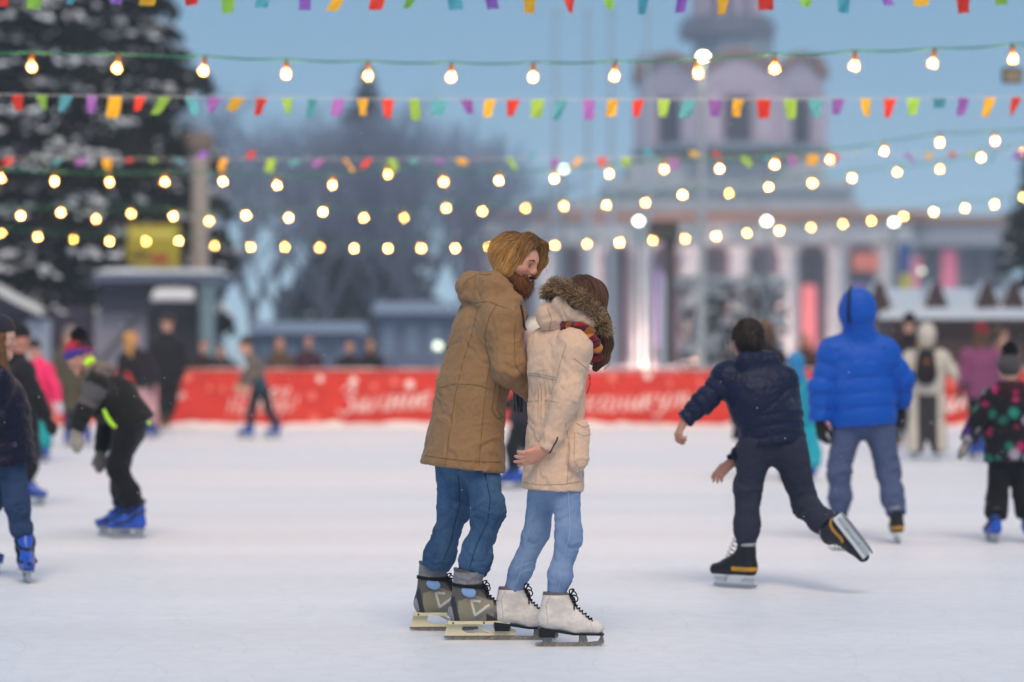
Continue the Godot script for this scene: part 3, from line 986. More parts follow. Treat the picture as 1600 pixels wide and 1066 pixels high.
	for x in [1374, 1462, 1541, 1582, 1640]:
		var c := at(x, 550, d - 0.1).x - base.x
		var dm := Mb.new()
		dm.slab(Transform3D(Basis(), Vector3(c, 0, 0)), PackedVector2Array([Vector2(-0.27, 2.08), Vector2(0.27, 2.08), Vector2(0.05, 2.72), Vector2(-0.05, 2.72)]), -0.6, 0.35)
		var dp := part("dormer", dm, mat("dormer_dark", "3c3238", 0.8), t)
		for s in [-1, 1]:
			var ds := Mb.new()
			ds.slab(Transform3D(Basis(), Vector3(c, 0, 0)), PackedVector2Array([Vector2(s * 0.05, 2.75), Vector2(s * 0.36, 2.10), Vector2(s * 0.30, 2.08), Vector2(s * 0.02, 2.70)]), -0.7, 0.2)
			part("dormer_snow", ds, mats.shade_tinted_snow, dp)
	# pale low pavilions far behind the bare trees
	for q in [[74.0, 395, 514, 560, 574, 502, "low pale tent roof under snow behind the dark heads at the barrier"], [80.0, 590, 484, 735, 574, 470, "low blue-grey shed with snowy roof to the left of the bearded man"]]:
		d = q[0]
		base = at((q[1] + q[3]) / 2.0, 550, d); base.y = 0
		t = thing("shed", q[6], "shed", base)
		one_span("wall", mat("shed_blue", "5f6c86", 0.8), t, d, q[1], q[2] + 4, q[3], q[4], 3.0, 0.2)
		for k in 4:
			var x = lerpf(q[1], q[3], (k + 0.25) / 4.0)
			one_span("window", mat("shed_pane", "71849e", 0.4), t, d, x, q[2] + 22, x + 16, q[4] - 18, 0.06, 0.15)
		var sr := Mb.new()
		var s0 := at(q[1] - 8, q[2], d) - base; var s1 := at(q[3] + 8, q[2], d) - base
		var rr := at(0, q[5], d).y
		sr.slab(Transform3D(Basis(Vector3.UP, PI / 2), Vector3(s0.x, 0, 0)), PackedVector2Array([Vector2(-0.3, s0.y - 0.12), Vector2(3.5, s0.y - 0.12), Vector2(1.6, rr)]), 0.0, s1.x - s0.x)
		part("snowy_roof", sr, mat("dimmed_snow_roof", "7f8da2", 0.9), t)  # snow colour darkened to stand for dimmer, hazier light

func spruce(px: float, d: float, h: float, spread: float, label: String, seed_: int, frost := 1.0, dark := "0b0e0d"):
	var r := RandomNumberGenerator.new(); r.seed = seed_
	var base := at(px, 550, d); base.y = 0
	var t := thing("spruce_tree", label, "tree", base, "")
	var tr := Mb.new()
	tr.tube([Vector3(0, -0.02, 0), Vector3(0.05, h * 0.5, 0), Vector3(0, h, 0)], [spread * 0.07, spread * 0.045, 0.02], 8)
	part("trunk", tr, mat("spruce_bark", "3a302a", 0.9), t)
	var nd := Mb.new(); var sn := Mb.new(); var li := Mb.new()
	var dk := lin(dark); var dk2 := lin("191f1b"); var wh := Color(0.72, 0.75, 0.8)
	var y := h * 0.03
	while y < h * 0.985:
		var f := 1.0 - y / h
		var reach := spread * pow(f, 0.8)
		var n := int(6 + 5 * f)
		var ph := r.randf() * TAU
		for k in n:
			var a := ph + TAU * (k + r.randf_range(-0.3, 0.3)) / n
			var L := reach * r.randf_range(0.62, 1.22)
			var yj := r.randf_range(-0.3, 0.3) * (0.3 + f)
			var dir := Vector3(cos(a), 0, sin(a))
			var side := Vector3(-sin(a), 0, cos(a))
			var pts := []
			var rad := []
			for s in 6:
				var u := s / 5.0
				pts.append(Vector3(0, maxf(0.1, y + yj), 0) + dir * (L * u) + Vector3(0, L * (0.10 * u - 0.42 * u * u + 0.14 * u * u * u), 0))
				rad.append(0.05 * (1.0 - u * 0.8) * (0.4 + f))
			li.tube(pts, rad, 4, lin("2b2420"))
			var steps := int(clampf(L * 5.0, 4, 26))
			for s in steps:
				var u := (s + 0.7) / steps
				var q := u * 5.0
				var p: Vector3 = pts[int(minf(q, 4))].lerp(pts[int(minf(q, 4)) + 1], q - int(minf(q, 4)))
				var w := L * 0.30 * (1.0 - 0.75 * absf(u - 0.45)) + 0.1
				for j in 3:     # drooping sprays of needles
					for sd in [-1.0, 1.0]:
						var o: Vector3 = side * (sd * w * r.randf_range(0.3, 1.0)) + dir * r.randf_range(-0.1, 0.25) * w
						var tip: Vector3 = p + o + Vector3(0, -w * r.randf_range(0.25, 0.75), 0)
						var c := dk.lerp(dk2, r.randf())
						var wd := dir * r.randf_range(0.05, 0.11) * (0.6 + f)
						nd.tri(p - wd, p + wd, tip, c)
						nd.tri(p + Vector3(0, 0.04, 0), tip + wd, tip - wd * 0.6 - Vector3(0, 0.14, 0), c)
				if frost * (0.5 + 0.9 * noise.get_noise_3d(p.x * 0.8, p.y * 0.8 + seed_, p.z * 0.8)) > r.randf() and u > 0.2:
					var b := Basis(Vector3.UP, -a) * Basis(Vector3(0, 0, 1), -0.4 * u).scaled(Vector3.ONE)
					var sc := Vector3(r.randf_range(0.16, 0.46), r.randf_range(0.05, 0.13), r.randf_range(0.12, 0.42)) * (0.45 + 0.25 * reach / 2.0)
					for e in 4: sn.ball(Transform3D(b * Basis(Vector3.UP, r.randf() * 3.0) * Basis.from_scale(sc * Vector3(r.randf_range(0.3, 0.7), r.randf_range(0.5, 0.9), r.randf_range(0.25, 0.5))), p + Vector3(0, 0.04 - r.randf() * 0.12, 0) + side * r.randf_range(-1.0, 1.0) * w + dir * r.randf_range(-0.5, 0.5) * w), 5, 3, wh)
		y += h * 0.018 + 0.16 * f + 0.05
	part("limbs", li, mat("bark_vc", "ffffff", 0.9), t, true)
	part("crown", nd, mat("needles", "ffffff", 0.8), t, true)
	if frost > 0.0: part("snow_on_branches", sn, mat("snow_vc", "ffffff", 0.95), t, true)
func grow(b: Mb, r: RandomNumberGenerator, p: Vector3, dir: Vector3, L: float, rad: float, depth: int, c0: Color, c1: Color):
	var q := p + dir * L * 0.5 + Vector3(r.randf_range(-1, 1), r.randf_range(-0.3, 0.6), r.randf_range(-1, 1)) * L * 0.08
	var e := q + (dir + Vector3(r.randf_range(-0.2, 0.2), 0.08, r.randf_range(-0.2, 0.2))).normalized() * L * 0.5
	var c := c0.lerp(c1, clampf(1.0 - depth / 5.0, 0.0, 1.0))
	b.tube([p, q, e], [rad, rad * 0.8, rad * 0.58], 4 if depth > 2 else 3, c, null, 1.0, false)
	if depth == 0: return
	var n := 3 if depth > 1 else 4
	for k in n:
		var ax := dir.cross(Vector3(r.randf_range(-1, 1), r.randf_range(-1, 1), r.randf_range(-1, 1))).normalized()
		var nd := dir.rotated(ax, r.randf_range(0.25, 0.85))
		nd = (nd + Vector3(0, 0.12, 0)).normalized()
		grow(b, r, e if k < 2 else q.lerp(e, r.randf()), nd, L * r.randf_range(0.62, 0.85), rad * 0.6, depth - 1, c0, c1)
func bare_tree(px: float, d: float, h: float, label: String, seed_: int, c0: String, c1: String):
	var r := RandomNumberGenerator.new(); r.seed = seed_
	var base := at(px, 550, d); base.y = 0
	var t := thing("bare_tree", label, "tree", base)
	var a := Mb.new()
	var top := Vector3(r.randf_range(-0.3, 0.3), h * 0.27, 0)
	a.tube([Vector3(0, -0.02, 0), top * 0.5, top], [h * 0.022, h * 0.018, h * 0.016], 8)
	part("trunk", a, mat("grey_bark", "4a4a55", 0.9), t)
	var b := Mb.new()
	for k in 5:
		var an := TAU * (k + r.randf()) / 5.0
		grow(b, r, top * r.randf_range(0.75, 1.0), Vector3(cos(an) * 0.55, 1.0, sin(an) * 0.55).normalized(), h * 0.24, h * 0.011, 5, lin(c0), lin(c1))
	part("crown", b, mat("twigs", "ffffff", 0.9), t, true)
func trees():
	spruce(30, 61.0, 19.0, 4.6, "huge dark spruce with snow-laden boughs at the left edge", 31)
	spruce(185, 66.0, 21.0, 3.4, "tall snowy spruce just right of the biggest one, behind the yellow sign", 32)
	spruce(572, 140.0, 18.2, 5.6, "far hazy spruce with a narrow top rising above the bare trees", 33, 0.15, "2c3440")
	spruce(1625, 92.0, 10.6, 2.6, "dark narrow spruce at the right edge, behind the stall roof", 34, 0.25)
	var k := 0
	for q in [[345, 95, 11.5, "frosty bare tree right behind the grey kiosk column"], [430, 104, 12.0, "frosty bare tree left of the far spruce, with a slanting pale trunk"], [505, 92, 10.6, "low spreading bare tree below the far spruce's left side"], [585, 98, 11.5, "bare frosted tree straight below the far spruce"], [660, 90, 10.6, "bare frosted tree just left of the bearded man's head"], [735, 112, 11.0, "thin bare tree behind the bearded man's hair"], [395, 130, 14.5, "paler bare tree farther back, left of the far spruce"], [640, 128, 14.5, "paler bare tree farther back, right of the far spruce"]]:
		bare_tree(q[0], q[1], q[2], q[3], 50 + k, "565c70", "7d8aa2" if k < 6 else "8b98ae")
		k += 1
	# clipped frosty lime hedge in front of the pavilion
	var d := 70.0
	var base := at(1146, 550, d); base.y = 0
	var t := thing("clipped_hedge", "tall box-clipped hedge dusted with frost, in front of the pavilion columns", "hedge", base)
	var r := RandomNumberGenerator.new(); r.seed = 70
	var lf := Mb.new(); var fr := Mb.new(); var st := Mb.new()
	var w := 84.0 / F * d; var h := at(0, 432, d).y
	for i in 5:
		var x := lerpf(-w * 0.8, w * 0.8, i / 4.0)
		st.tube([Vector3(x, -0.02, -0.8), Vector3(x + 0.1, h * 0.6, -0.8)], [0.07, 0.04], 6)
	part("stems", st, mats.grey_bark, t, true)
	for i in 9000:
		var p := Vector3(r.randf_range(-w, w), r.randf_range(0.15, h), r.randf_range(-1.7, 0.0))
		if r.randf() < 0.75:
			if r.randf() < 0.7: p.z = r.randf_range(-0.25, 0.05)
			else: p.y = h - r.randf() * 0.2
		var g := noise.get_noise_3d(p.x * 1.6, p.y * 1.6, p.z * 1.6)
		if g < -0.25: continue
		var a := Vector3(r.randf_range(-1, 1), r.randf_range(-1, 1), r.randf_range(-1, 1)).normalized() * r.randf_range(0.05, 0.12)
		var b := a.cross(Vector3(r.randf_range(-1, 1), r.randf_range(-1, 1), r.randf_range(-1, 1))).normalized() * r.randf_range(0.03, 0.08)
		if g > 0.12 or p.y > h - 0.3 and r.randf() < 0.7: fr.quad(p - a, p - b, p + a, p + b, Color(0.55, 0.6, 0.66))
		else: lf.quad(p - a, p - b, p + a, p + b, lin("333c44").lerp(lin("4a545c"), r.randf()))
	part("crown", lf, mats.needles, t, true)
	part("frost", fr, mats.snow_vc, t, true)

func street_lamp(px: float, py: float, d: float, label: String, size := 0.2, power := 14.0):
	var base := at(px, 550, d); base.y = 0
	var h := at(0, py, d).y
	var t := thing("street_lamp", label, "street lamp", base)
	var b := Mb.new()
	b.lathe(Transform3D(), [[0.0, 0.0], [0.14, 0.0], [0.14, 0.4], [0.06, 0.5], [0.045, h - size], [0.09, h - size + 0.02], [0.09, h - size + 0.06], [0.0, h - size + 0.06]], 10)
	part("pole", b, mat("lamp_pole", "7d8690", 0.5, {"metal": 0.3}), t)
	var g := Mb.new()
	g.ball(Transform3D(Basis.from_scale(Vector3(size, size, size) * 0.7), Vector3(0, h, 0)), 14, 10)
	var gl := part("lamp_globe", g, mat("lamp_globe_%d" % int(power * 10), "f6fff0", 0.4, {"emit": "eaffd8", "power": power}), t)
	var l := OmniLight3D.new()
	l.name = "lamp_light"; l.light_color = Color(0.92, 1.0, 0.86); l.light_energy = 0.3; l.light_size = size * 0.6; l.omni_range = 60.0; l.omni_attenuation = 2.0; l.shadow_enabled = true
	gl.add_child(l, true)
	l.position = Vector3(0, h, 0)
func street():
	street_lamp(998, 346, 62.0, "street lamp with a greenish white globe left of the white mast", 0.11, 9.0)
	street_lamp(1198, 346, 62.0, "street lamp with a greenish white globe behind the frosty hedge", 0.11, 9.0)
	street_lamp(1397, 348, 62.0, "street lamp with a greenish white globe above the blue hood", 0.10, 9.0)
	street_lamp(881, 265, 64.0, "tall street lamp with a white globe among the second string of lamps", 0.10, 6.0)
	street_lamp(1440, 424, 70.0, "low dim globe lamp above the market stall roof", 0.12, 0.7)
	street_lamp(684, 541, 52.0, "low white globe lamp beside the brown coat's back", 0.13, 1.0)
	# white mast with a lamp head
	var d := 50.0
	var base := at(1097, 550, d); base.y = 0
	var t := thing("lamp_mast", "tall white mast with one bright lamp head on top rising in front of the pavilion", "lamp mast", base)
	var h := at(0, 96, d).y
	var b := Mb.new()
	b.lathe(Transform3D(), [[0.0, 0.0], [0.13, 0.0], [0.13, 0.3], [0.085, 0.4], [0.065, h], [0.0, h]], 12)
	part("mast", b, mat("mast_white", "96a2ac", 0.5), t)
	for q in [[1099, 88, 0.085]]:
		var p := at(q[0], q[1], d - 0.3) - base
		var g := Mb.new()
		g.ball(Transform3D(Basis.from_scale(Vector3(q[2], q[2] * 0.6, q[2] * 0.7)), p), 12, 8)
		var a := Mb.new()
		a.tube([Vector3(0, p.y + 0.02, 0), p + Vector3(0, 0.08, 0)], [0.03, 0.03], 6)
		var gl := part("lamp_head", g, mat("lamp_mast_glow", "ffffe8", 0.4, {"emit": "fff6c0", "power": 22.0}), t)
		part("arm", a, mats.mast_white, gl)
		var l := OmniLight3D.new()
		l.name = "lamp_light"; l.light_color = Color(1.0, 0.95, 0.75); l.light_energy = 0.12; l.light_size = 0.1; l.omni_range = 60.0; l.omni_attenuation = 2.0; l.shadow_enabled = true
		gl.add_child(l, true)
		l.position = p
	# dark post with a box-shaped loudspeaker on top
	d = 52.0
	base = at(1046, 550, d); base.y = 0
	t = thing("speaker_post", "dark wooden post carrying a dark cabinet, left of the white mast", "post", base)
	one_span("post", mat("dark_post", "4b464c", 0.8), t, d, 1038, 376, 1056, 571, 0.2)
	one_span("cabinet", mat("dark_cabinet", "3d383c", 0.7), t, d, 1014, 346, 1060, 377, 0.5, -0.15, 0.04)
	# pale pole beside it
	base = at(1036, 550, 51.0); base.y = 0
	t = thing("pale_pole", "slim pale pole standing close to the dark post at the rink side", "pole", base)
	var pp := Mb.new()
	pp.lathe(Transform3D(), [[0.0, 0.0], [0.09, 0.0], [0.07, 0.2], [0.06, 2.9], [0.0, 2.95]], 10)
	part("shaft", pp, mat("pole_pale", "9fb0bd", 0.5), t)
	# flag poles far left of the tower
	for q in [[918, "leftmost thin flagpole in the haze left of the pavilion tower"], [955, "middle thin flagpole in the haze left of the pavilion tower"], [1012, "thin flagpole in the haze touching the pavilion tower's left side"], [868, "thin flagpole in the haze standing farthest from the tower"]]:
		base = at(q[0], 550, 190.0); base.y = 0
		t = thing("flagpole", q[1], "flagpole", base, "")
		var fp := Mb.new()
		var top := 28.0
		fp.tube([Vector3(0, -0.02, 0), Vector3(0, top, 0)], [0.26, 0.16], 8)
		part("shaft", fp, mats.pole_pale, t)
		var fb := Mb.new()
		fb.ball(Transform3D(Basis.from_scale(Vector3(0.3, 0.3, 0.3)), Vector3(0, top + 0.2, 0)), 8, 6)
		part("finial", fb, mats.pole_pale, t)
	# blue and yellow hanging banner
	base = at(1420, 550, 120.0); base.y = 0
	t = thing("tall_banner", "tall banner, blue above and yellow below, beside the pavilion's right wing", "banner", base)
	one_span("blue_cloth", mat("cloth_blue", "274f8e", 0.7), t, 120.0, 1406, 378, 1421, 428, 0.05)
	one_span("yellow_cloth", mat("cloth_yellow", "b8b02a", 0.7), t, 120.0, 1408, 428.4, 1424, 456, 0.05)
	var bp := Mb.new()
	bp.tube([Vector3(0.25, -0.02, -0.1), Vector3(0.25, at(0, 374, 120).y, -0.1)], [0.06, 0.05], 8)
	part("pole", bp, mats.pole_pale, t)
	# floodlight hanging on a bracket at the upper right
	d = 30.0
	base = at(1650, 550, d); base.y = 0
	t = thing("floodlight_pole", "pole at the right edge with a boxy unlit floodlight on its arm", "floodlight", base)
	var py := at(0, 60, d).y
	var fl := Mb.new()
	fl.lathe(Transform3D(), [[0.0, 0.0], [0.1, 0.0], [0.08, 0.3], [0.06, py], [0.0, py]], 10)
	part("pole", fl, mats.lamp_pole, t)
	var hp := at(1582, 118, d) - base
	var arm := Mb.new()
	arm.tube([Vector3(0, py - 0.05, 0), Vector3(hp.x, py - 0.08, 0), hp + Vector3(0, 0.1, 0)], [0.02, 0.02, 0.018], 6)
	part("arm", arm, mats.lamp_pole, t)
	var hd := Mb.new()
	hd.box(Transform3D(Basis(Vector3.RIGHT, 0.2), hp), Vector3(0.25, 0.19, 0.1), Color.WHITE, 0.015)
	var hh := part("housing", hd, mat("flood_dark", "3c3a3a", 0.5), t)
	var gls := Mb.new()
	gls.box(Transform3D(Basis(Vector3.RIGHT, 0.2), hp + Vector3(0, -0.008, 0.052)), Vector3(0.2, 0.14, 0.008))
	part("front_glass", gls, mat("flood_glass", "8c8268", 0.3), hh)

# ---------- people ----------
func fdir(deg: float) -> Vector3:
	return Vector3(sin(deg_to_rad(deg)), 0, cos(deg_to_rad(deg)))
func puff(run: float, pitch: float, amp: float) -> float:
	var s := fposmod(run, pitch) / pitch
	return amp * (pow(sin(PI * s), 0.5) - 0.75)
func fold(p: Vector3, freq: float, amp: float) -> float:
	var w := noise.get_noise_3d(p.x * freq * 0.6, p.y * freq * 0.6, p.z * freq * 0.6 + 7.0)
	var r := 1.0 - absf(noise.get_noise_3d((p.x + p.z) * freq * 0.5 + w, p.y * freq * 1.5 + (p.x - p.z) * freq * 0.35 + w * 1.5, p.z * freq * 0.6 + 3.0)) * 2.4
	return amp * (r - 0.55)
func creases(run: float, p: Vector3, freq: float, amp: float) -> float:
	var w := noise.get_noise_3d(p.x * 5.0, p.y * 3.0, p.z * 5.0)
	return amp * sin(run * freq + w * 7.0) * (0.5 + 0.9 * noise.get_noise_3d(p.x * 3.5 + 9.0, p.y * 3.5, p.z * 3.5))
func wrinkles() -> ImageTexture:
	var f := FastNoiseLite.new()
	f.seed = 77; f.frequency = 0.012; f.fractal_type = FastNoiseLite.FRACTAL_RIDGED; f.fractal_octaves = 3; f.fractal_gain = 0.45
	f.domain_warp_enabled = true; f.domain_warp_amplitude = 24.0; f.domain_warp_frequency = 0.01
	var im := f.get_seamless_image(512, 256)
	im.resize(512, 512, Image.INTERPOLATE_CUBIC)
	im.convert(Image.FORMAT_RGB8)
	texs.wrinkle = ImageTexture.create_from_image(im)
	return texs.wrinkle
func cloth_mats():
	mat("cloth", "ffffff", 0.9, {"tex": weave("plain_weave", 8, false, 0.2), "relief": texs.plain_weave, "depth": 0.04, "scale": 32.0, "rim": 0.15})
	mat("canvas", "ffffff", 0.9, {"tex": grain("canvas_tone", 0.06, 4, 0.92, 1.0), "relief": wrinkles(), "depth": 0.22, "scale": 2.6, "rim": 0.15})
	mat("worn_denim", "ffffff", 0.9, {"tex": grain("faded", 0.06, 4, 0.86, 1.0), "relief": texs.wrinkle, "depth": 0.4, "scale": 3.6})
	mat("nylon", "ffffff", 0.5, {"relief": grain("crumple", 0.03, 4, 0.0, 1.0), "depth": 0.35, "scale": 5.0, "spec": 0.3})
	mat("denim", "ffffff", 0.9, {"tex": weave("twill", 8, true, 0.3), "relief": texs.twill, "depth": 0.04, "scale": 28.0})
	mat("skin", "ffffff", 0.5, {"sss": 0.12, "spec": 0.35, "relief": grain("pores", 0.09, 3, 0.0, 1.0), "depth": 0.03, "scale": 20.0})
	mat("hair", "ffffff", 0.55, {"spec": 0.4})
	mat("fur", "ffffff", 0.85)
	mat("knit", "ffffff", 0.95, {"relief": weave("rib_knit", 16, false, 1.0), "depth": 0.3, "scale": 9.0, "rim": 0.3})
	mat("leather", "ffffff", 0.45, {"relief": grain("crease_leather", 0.05, 4, 0.0, 1.0), "depth": 0.06, "scale": 14.0})
	mat("plastic", "ffffff", 0.35, {"spec": 0.5})
	mat("lace", "ffffff", 0.85)
	mat("steel", "9ea2a6", 0.35, {"metal": 0.85})
	mat("rusty_steel", "a39a90", 0.5, {"metal": 0.3, "tex": grain("rust", 0.03, 4, 0.75, 1.0), "scale": 6.0})

# head in its own frame: X(right, up, forward)
func frame_of(hc: Vector3, yaw: float, pitch: float, roll: float, s: float) -> Transform3D:
	var f := fdir(yaw) * cos(deg_to_rad(pitch)) + Vector3(0, sin(deg_to_rad(pitch)), 0)
	var r := f.cross(Vector3.UP).normalized()
	var u := r.cross(f).normalized()
	var b := Basis(r, u, f).rotated(f, deg_to_rad(roll))
	return Transform3D(b.scaled_local(Vector3(s, s, s)), hc)
func ffield(F3: Transform3D) -> Array:
	return [F3.basis.x.normalized(), F3.basis.y.normalized(), F3.basis.z.normalized(), F3.basis.x.length()]
func head_field(X: Transform3D, nk: Vector3, smile := 0.0) -> Field:
	var q := ffield(X)
	var rt: Vector3 = q[0]
	var s: float = q[3]
	var f := Field.new()
	f.cap(X * Vector3(0, 0.04, -0.03), X * Vector3(0, 0.035, 0.022), 0.088 * s, 0.085 * s, {"u": rt, "s": 0.86, "k": 0.03 * s})
	f.cap(X * Vector3(0, 0.02, 0.045), X * Vector3(0, -0.07, 0.055), 0.052 * s, 0.034 * s, {"u": rt, "s": 0.999, "k": 0.03 * s})
	f.cap(X * Vector3(0, -0.08, 0.066), X * Vector3(0, -0.088, 0.072), 0.022 * s, 0.021 * s, {"k": 0.025 * s})
	for k in [-1, 1]:
		f.cap(X * Vector3(k * 0.054, -0.035, 0.0), X * Vector3(k * 0.018, -0.09, 0.06), 0.022 * s, 0.02 * s, {"k": 0.03 * s})
		f.cap(X * Vector3(k * 0.038, -0.018 + 0.006 * smile, 0.066), X * Vector3(k * 0.052, -0.012, 0.045), 0.022 * s, 0.022 * s, {"k": 0.025 * s})
		f.cap(X * Vector3(k * 0.015, 0.026, 0.092), X * Vector3(k * 0.044, 0.027, 0.074), 0.010 * s, 0.012 * s, {"k": 0.02 * s})
		f.cap(X * Vector3(k * 0.031, 0.006, 0.104), X * Vector3(k * 0.033, 0.006, 0.104), 0.017 * s, 0.017 * s, {"cut": true, "k": 0.014 * s})
		f.cap(X * Vector3(k * 0.031, 0.006, 0.0795), X * Vector3(k * 0.033, 0.006, 0.0795), 0.0125 * s, 0.0125 * s, {"k": 0.004 * s})
		f.cap(X * Vector3(k * 0.009, -0.027, 0.101), X * Vector3(k * 0.012, -0.027, 0.096), 0.0085 * s, 0.008 * s, {"k": 0.008 * s})
		f.cap(X * Vector3(k * 0.077, 0.012, -0.012), X * Vector3(k * 0.073, -0.02, -0.004), 0.019 * s, 0.012 * s, {"u": rt, "s": 0.42, "k": 0.006 * s})
	f.cap(X * Vector3(0, 0.018, 0.092), X * Vector3(0, -0.019, 0.109), 0.009 * s, 0.0108 * s, {"k": 0.014 * s})
	f.cap(X * Vector3(-0.02 - 0.006 * smile, -0.050 + 0.008 * smile, 0.083), X * Vector3(0, -0.053, 0.096), 0.0065 * s, 0.0085 * s, {"k": 0.008 * s})
	f.cap(X * Vector3(0.02 + 0.006 * smile, -0.050 + 0.008 * smile, 0.083), X * Vector3(0, -0.053, 0.096), 0.0065 * s, 0.0085 * s, {"k": 0.008 * s})
	f.cap(X * Vector3(0, -0.062 - 0.004 * smile, 0.090), X * Vector3(0, -0.063 - 0.004 * smile, 0.088), 0.0085 * s, 0.0085 * s, {"k": 0.008 * s})
	f.cap(X * Vector3(0, -0.04, -0.02), nk, 0.058 * s, 0.062 * s, {"k": 0.03 * s})
	return f
func head_paint(X: Transform3D, skin: Color):
	var inv := X.affine_inverse()
	return func(p, _n, _w):
		var l: Vector3 = inv * p
		var c := skin
		var lip := exp(-pow((l.y + 0.055) / 0.009, 2.0) - pow(l.x / 0.022, 2.0)) * (1.0 if l.z > 0.07 else 0.0)
		c = c.lerp(Color(0.42, 0.12, 0.10), lip * 0.75)
		var ch := exp(-(pow((absf(l.x) - 0.045) / 0.02, 2.0) + pow((l.y + 0.02) / 0.022, 2.0))) * (1.0 if l.z > 0.02 else 0.0)
		ch += exp(-(l.x * l.x + pow(l.y + 0.022, 2.0)) / 0.0004) * (1.0 if l.z > 0.09 else 0.0)
		c = c.lerp(Color(skin.r * 0.95, skin.g * 0.55, skin.b * 0.5), ch * 0.5)
		return c
func face_parts(t: Node3D, X: Transform3D, brow: Color, skin := Color(0.5, 0.3, 0.22), squint := 0.0, iris := Color(0.05, 0.07, 0.09)):
	var eb := Mb.new(); var br := Mb.new(); var ir := Mb.new(); var li := Mb.new()
	var s := X.basis.x.length()
	for k in [-1, 1]:
		eb.ball(X * Transform3D(Basis.from_scale(Vector3.ONE * 0.0115), Vector3(k * 0.032, 0.006, 0.0815)), 12, 8, Color(0.75, 0.72, 0.7))
		ir.ball(X * Transform3D(Basis.from_scale(Vector3(0.0046, 0.0046, 0.003)), Vector3(k * 0.031, 0.006, 0.0908)), 10, 6, iris)
		for q in [[0.0125 - 0.002 * squint, 0.0036], [-0.0015 + 0.003 * squint, 0.0036]]:
			var arc := []; var rr := []
			for e in 7:
				var a := e / 3.0 - 1.0
				arc.append(X * Vector3(k * (0.032 + 0.0155 * a), lerpf(q[0], 0.006, a * a), 0.0925 - 0.010 * a * a - 0.003 * maxf(a, 0.0))); rr.append(q[1] * s * (1.0 - 0.4 * a * a))
			li.tube(arc, rr, 6, skin * Color(0.85, 0.72, 0.7))
		br.tube([X * Vector3(k * 0.012, 0.027, 0.107), X * Vector3(k * 0.03, 0.034, 0.105), X * Vector3(k * 0.052, 0.028, 0.092)], [0.0034 * X.basis.x.length(), 0.0042 * X.basis.x.length(), 0.002 * X.basis.x.length()], 6, brow)
	var e := part("eyes", eb, mats.plastic, t)
	part("irises", ir, mats.plastic, e)
	part("eyelids", li, mats.skin, t)
	part("eyebrows", br, mats.hair, t)
func hand(mb: Mb, w: Vector3, dir: Vector3, palm: Vector3, thumb: Vector3, s: float, curl: float, col: Color, cell := 0.003, fat := 1.0, spread := 0.06):
	dir = dir.normalized()
	thumb = (thumb - dir * thumb.dot(dir)).normalized()
	palm = (palm - dir * palm.dot(dir) - thumb * palm.dot(thumb)).normalized()
	var f := Field.new()
	var at0 := [0.028, 0.010, -0.009, -0.026]
	var len0 := [0.070, 0.079, 0.073, 0.057]
	f.cap(w - dir * 0.02 * s, w + dir * 0.02 * s, 0.026 * s * fat, 0.025 * s * fat, {"u": palm, "s": 0.72, "k": 0.02 * s})
	for k in 4:
		var kn = w + (dir * (0.088 - 0.005 * absf(k - 1.0)) + thumb * at0[k]) * s
		f.cap(w + (dir * 0.015 + thumb * at0[k] * 0.6) * s, kn, 0.0145 * s * fat, 0.0115 * s * fat, {"k": 0.014 * s})
		var ax := dir.cross(palm).normalized()
		var dd := (dir + thumb * (1.5 - k) * spread).normalized()
		var p = kn
		var ang := curl * (0.75 + 0.12 * k)
		for g in 3:
			dd = dd.rotated(ax, ang * [0.7, 1.0, 0.6][g])
			var q = p + dd * len0[k] * s * [0.46, 0.30, 0.24][g]
			f.cap(p, q, [0.0098, 0.0090, 0.0084][g] * s * fat, [0.0090, 0.0084, 0.0070][g] * s * fat, {"k": 0.004 * s if g else 0.008 * s})
			p = q
	var t0 := w + (dir * 0.02 + thumb * 0.022 + palm * 0.006) * s
	var t1 := t0 + (dir * 0.036 + thumb * 0.026 + palm * 0.012) * s
	var t2 := t1 + (dir * 0.032 + thumb * (0.012 - 0.02 * curl) + palm * (0.004 + 0.02 * curl)) * s
	var t3 := t2 + (dir * 0.026 - thumb * 0.012 * curl + palm * 0.016 * curl) * s
	f.cap(t0, t1, 0.017 * s * fat, 0.0118 * s * fat, {"k": 0.014 * s})
	f.cap(t1, t2, 0.0118 * s * fat, 0.0102 * s * fat, {"k": 0.006 * s})
	f.cap(t2, t3, 0.0102 * s * fat, 0.008 * s * fat, {"k": 0.005 * s})
	f.net(mb, cell, null, null, col)
func mitten(mb: Mb, w: Vector3, dir: Vector3, thumb: Vector3, s: float, col: Color, cell := 0.008):
	dir = dir.normalized()
	var f := Field.new()
	var n := dir.cross(thumb).normalized()
	f.cap(w - dir * 0.05 * s, w, 0.042 * s, 0.036 * s, {"k": 0.03})
	f.cap(w, w + dir * 0.09 * s, 0.040 * s, 0.047 * s, {"u": n, "s": 0.65, "k": 0.03})
	f.cap(w + dir * 0.09 * s, w + dir * 0.135 * s, 0.047 * s, 0.032 * s, {"u": n, "s": 0.65, "k": 0.03})
	f.cap(w + dir * 0.03 * s + thumb * 0.03 * s, w + dir * 0.09 * s + thumb * 0.055 * s, 0.02 * s, 0.017 * s, {"k": 0.015})
	f.net(mb, cell, null, null, col)

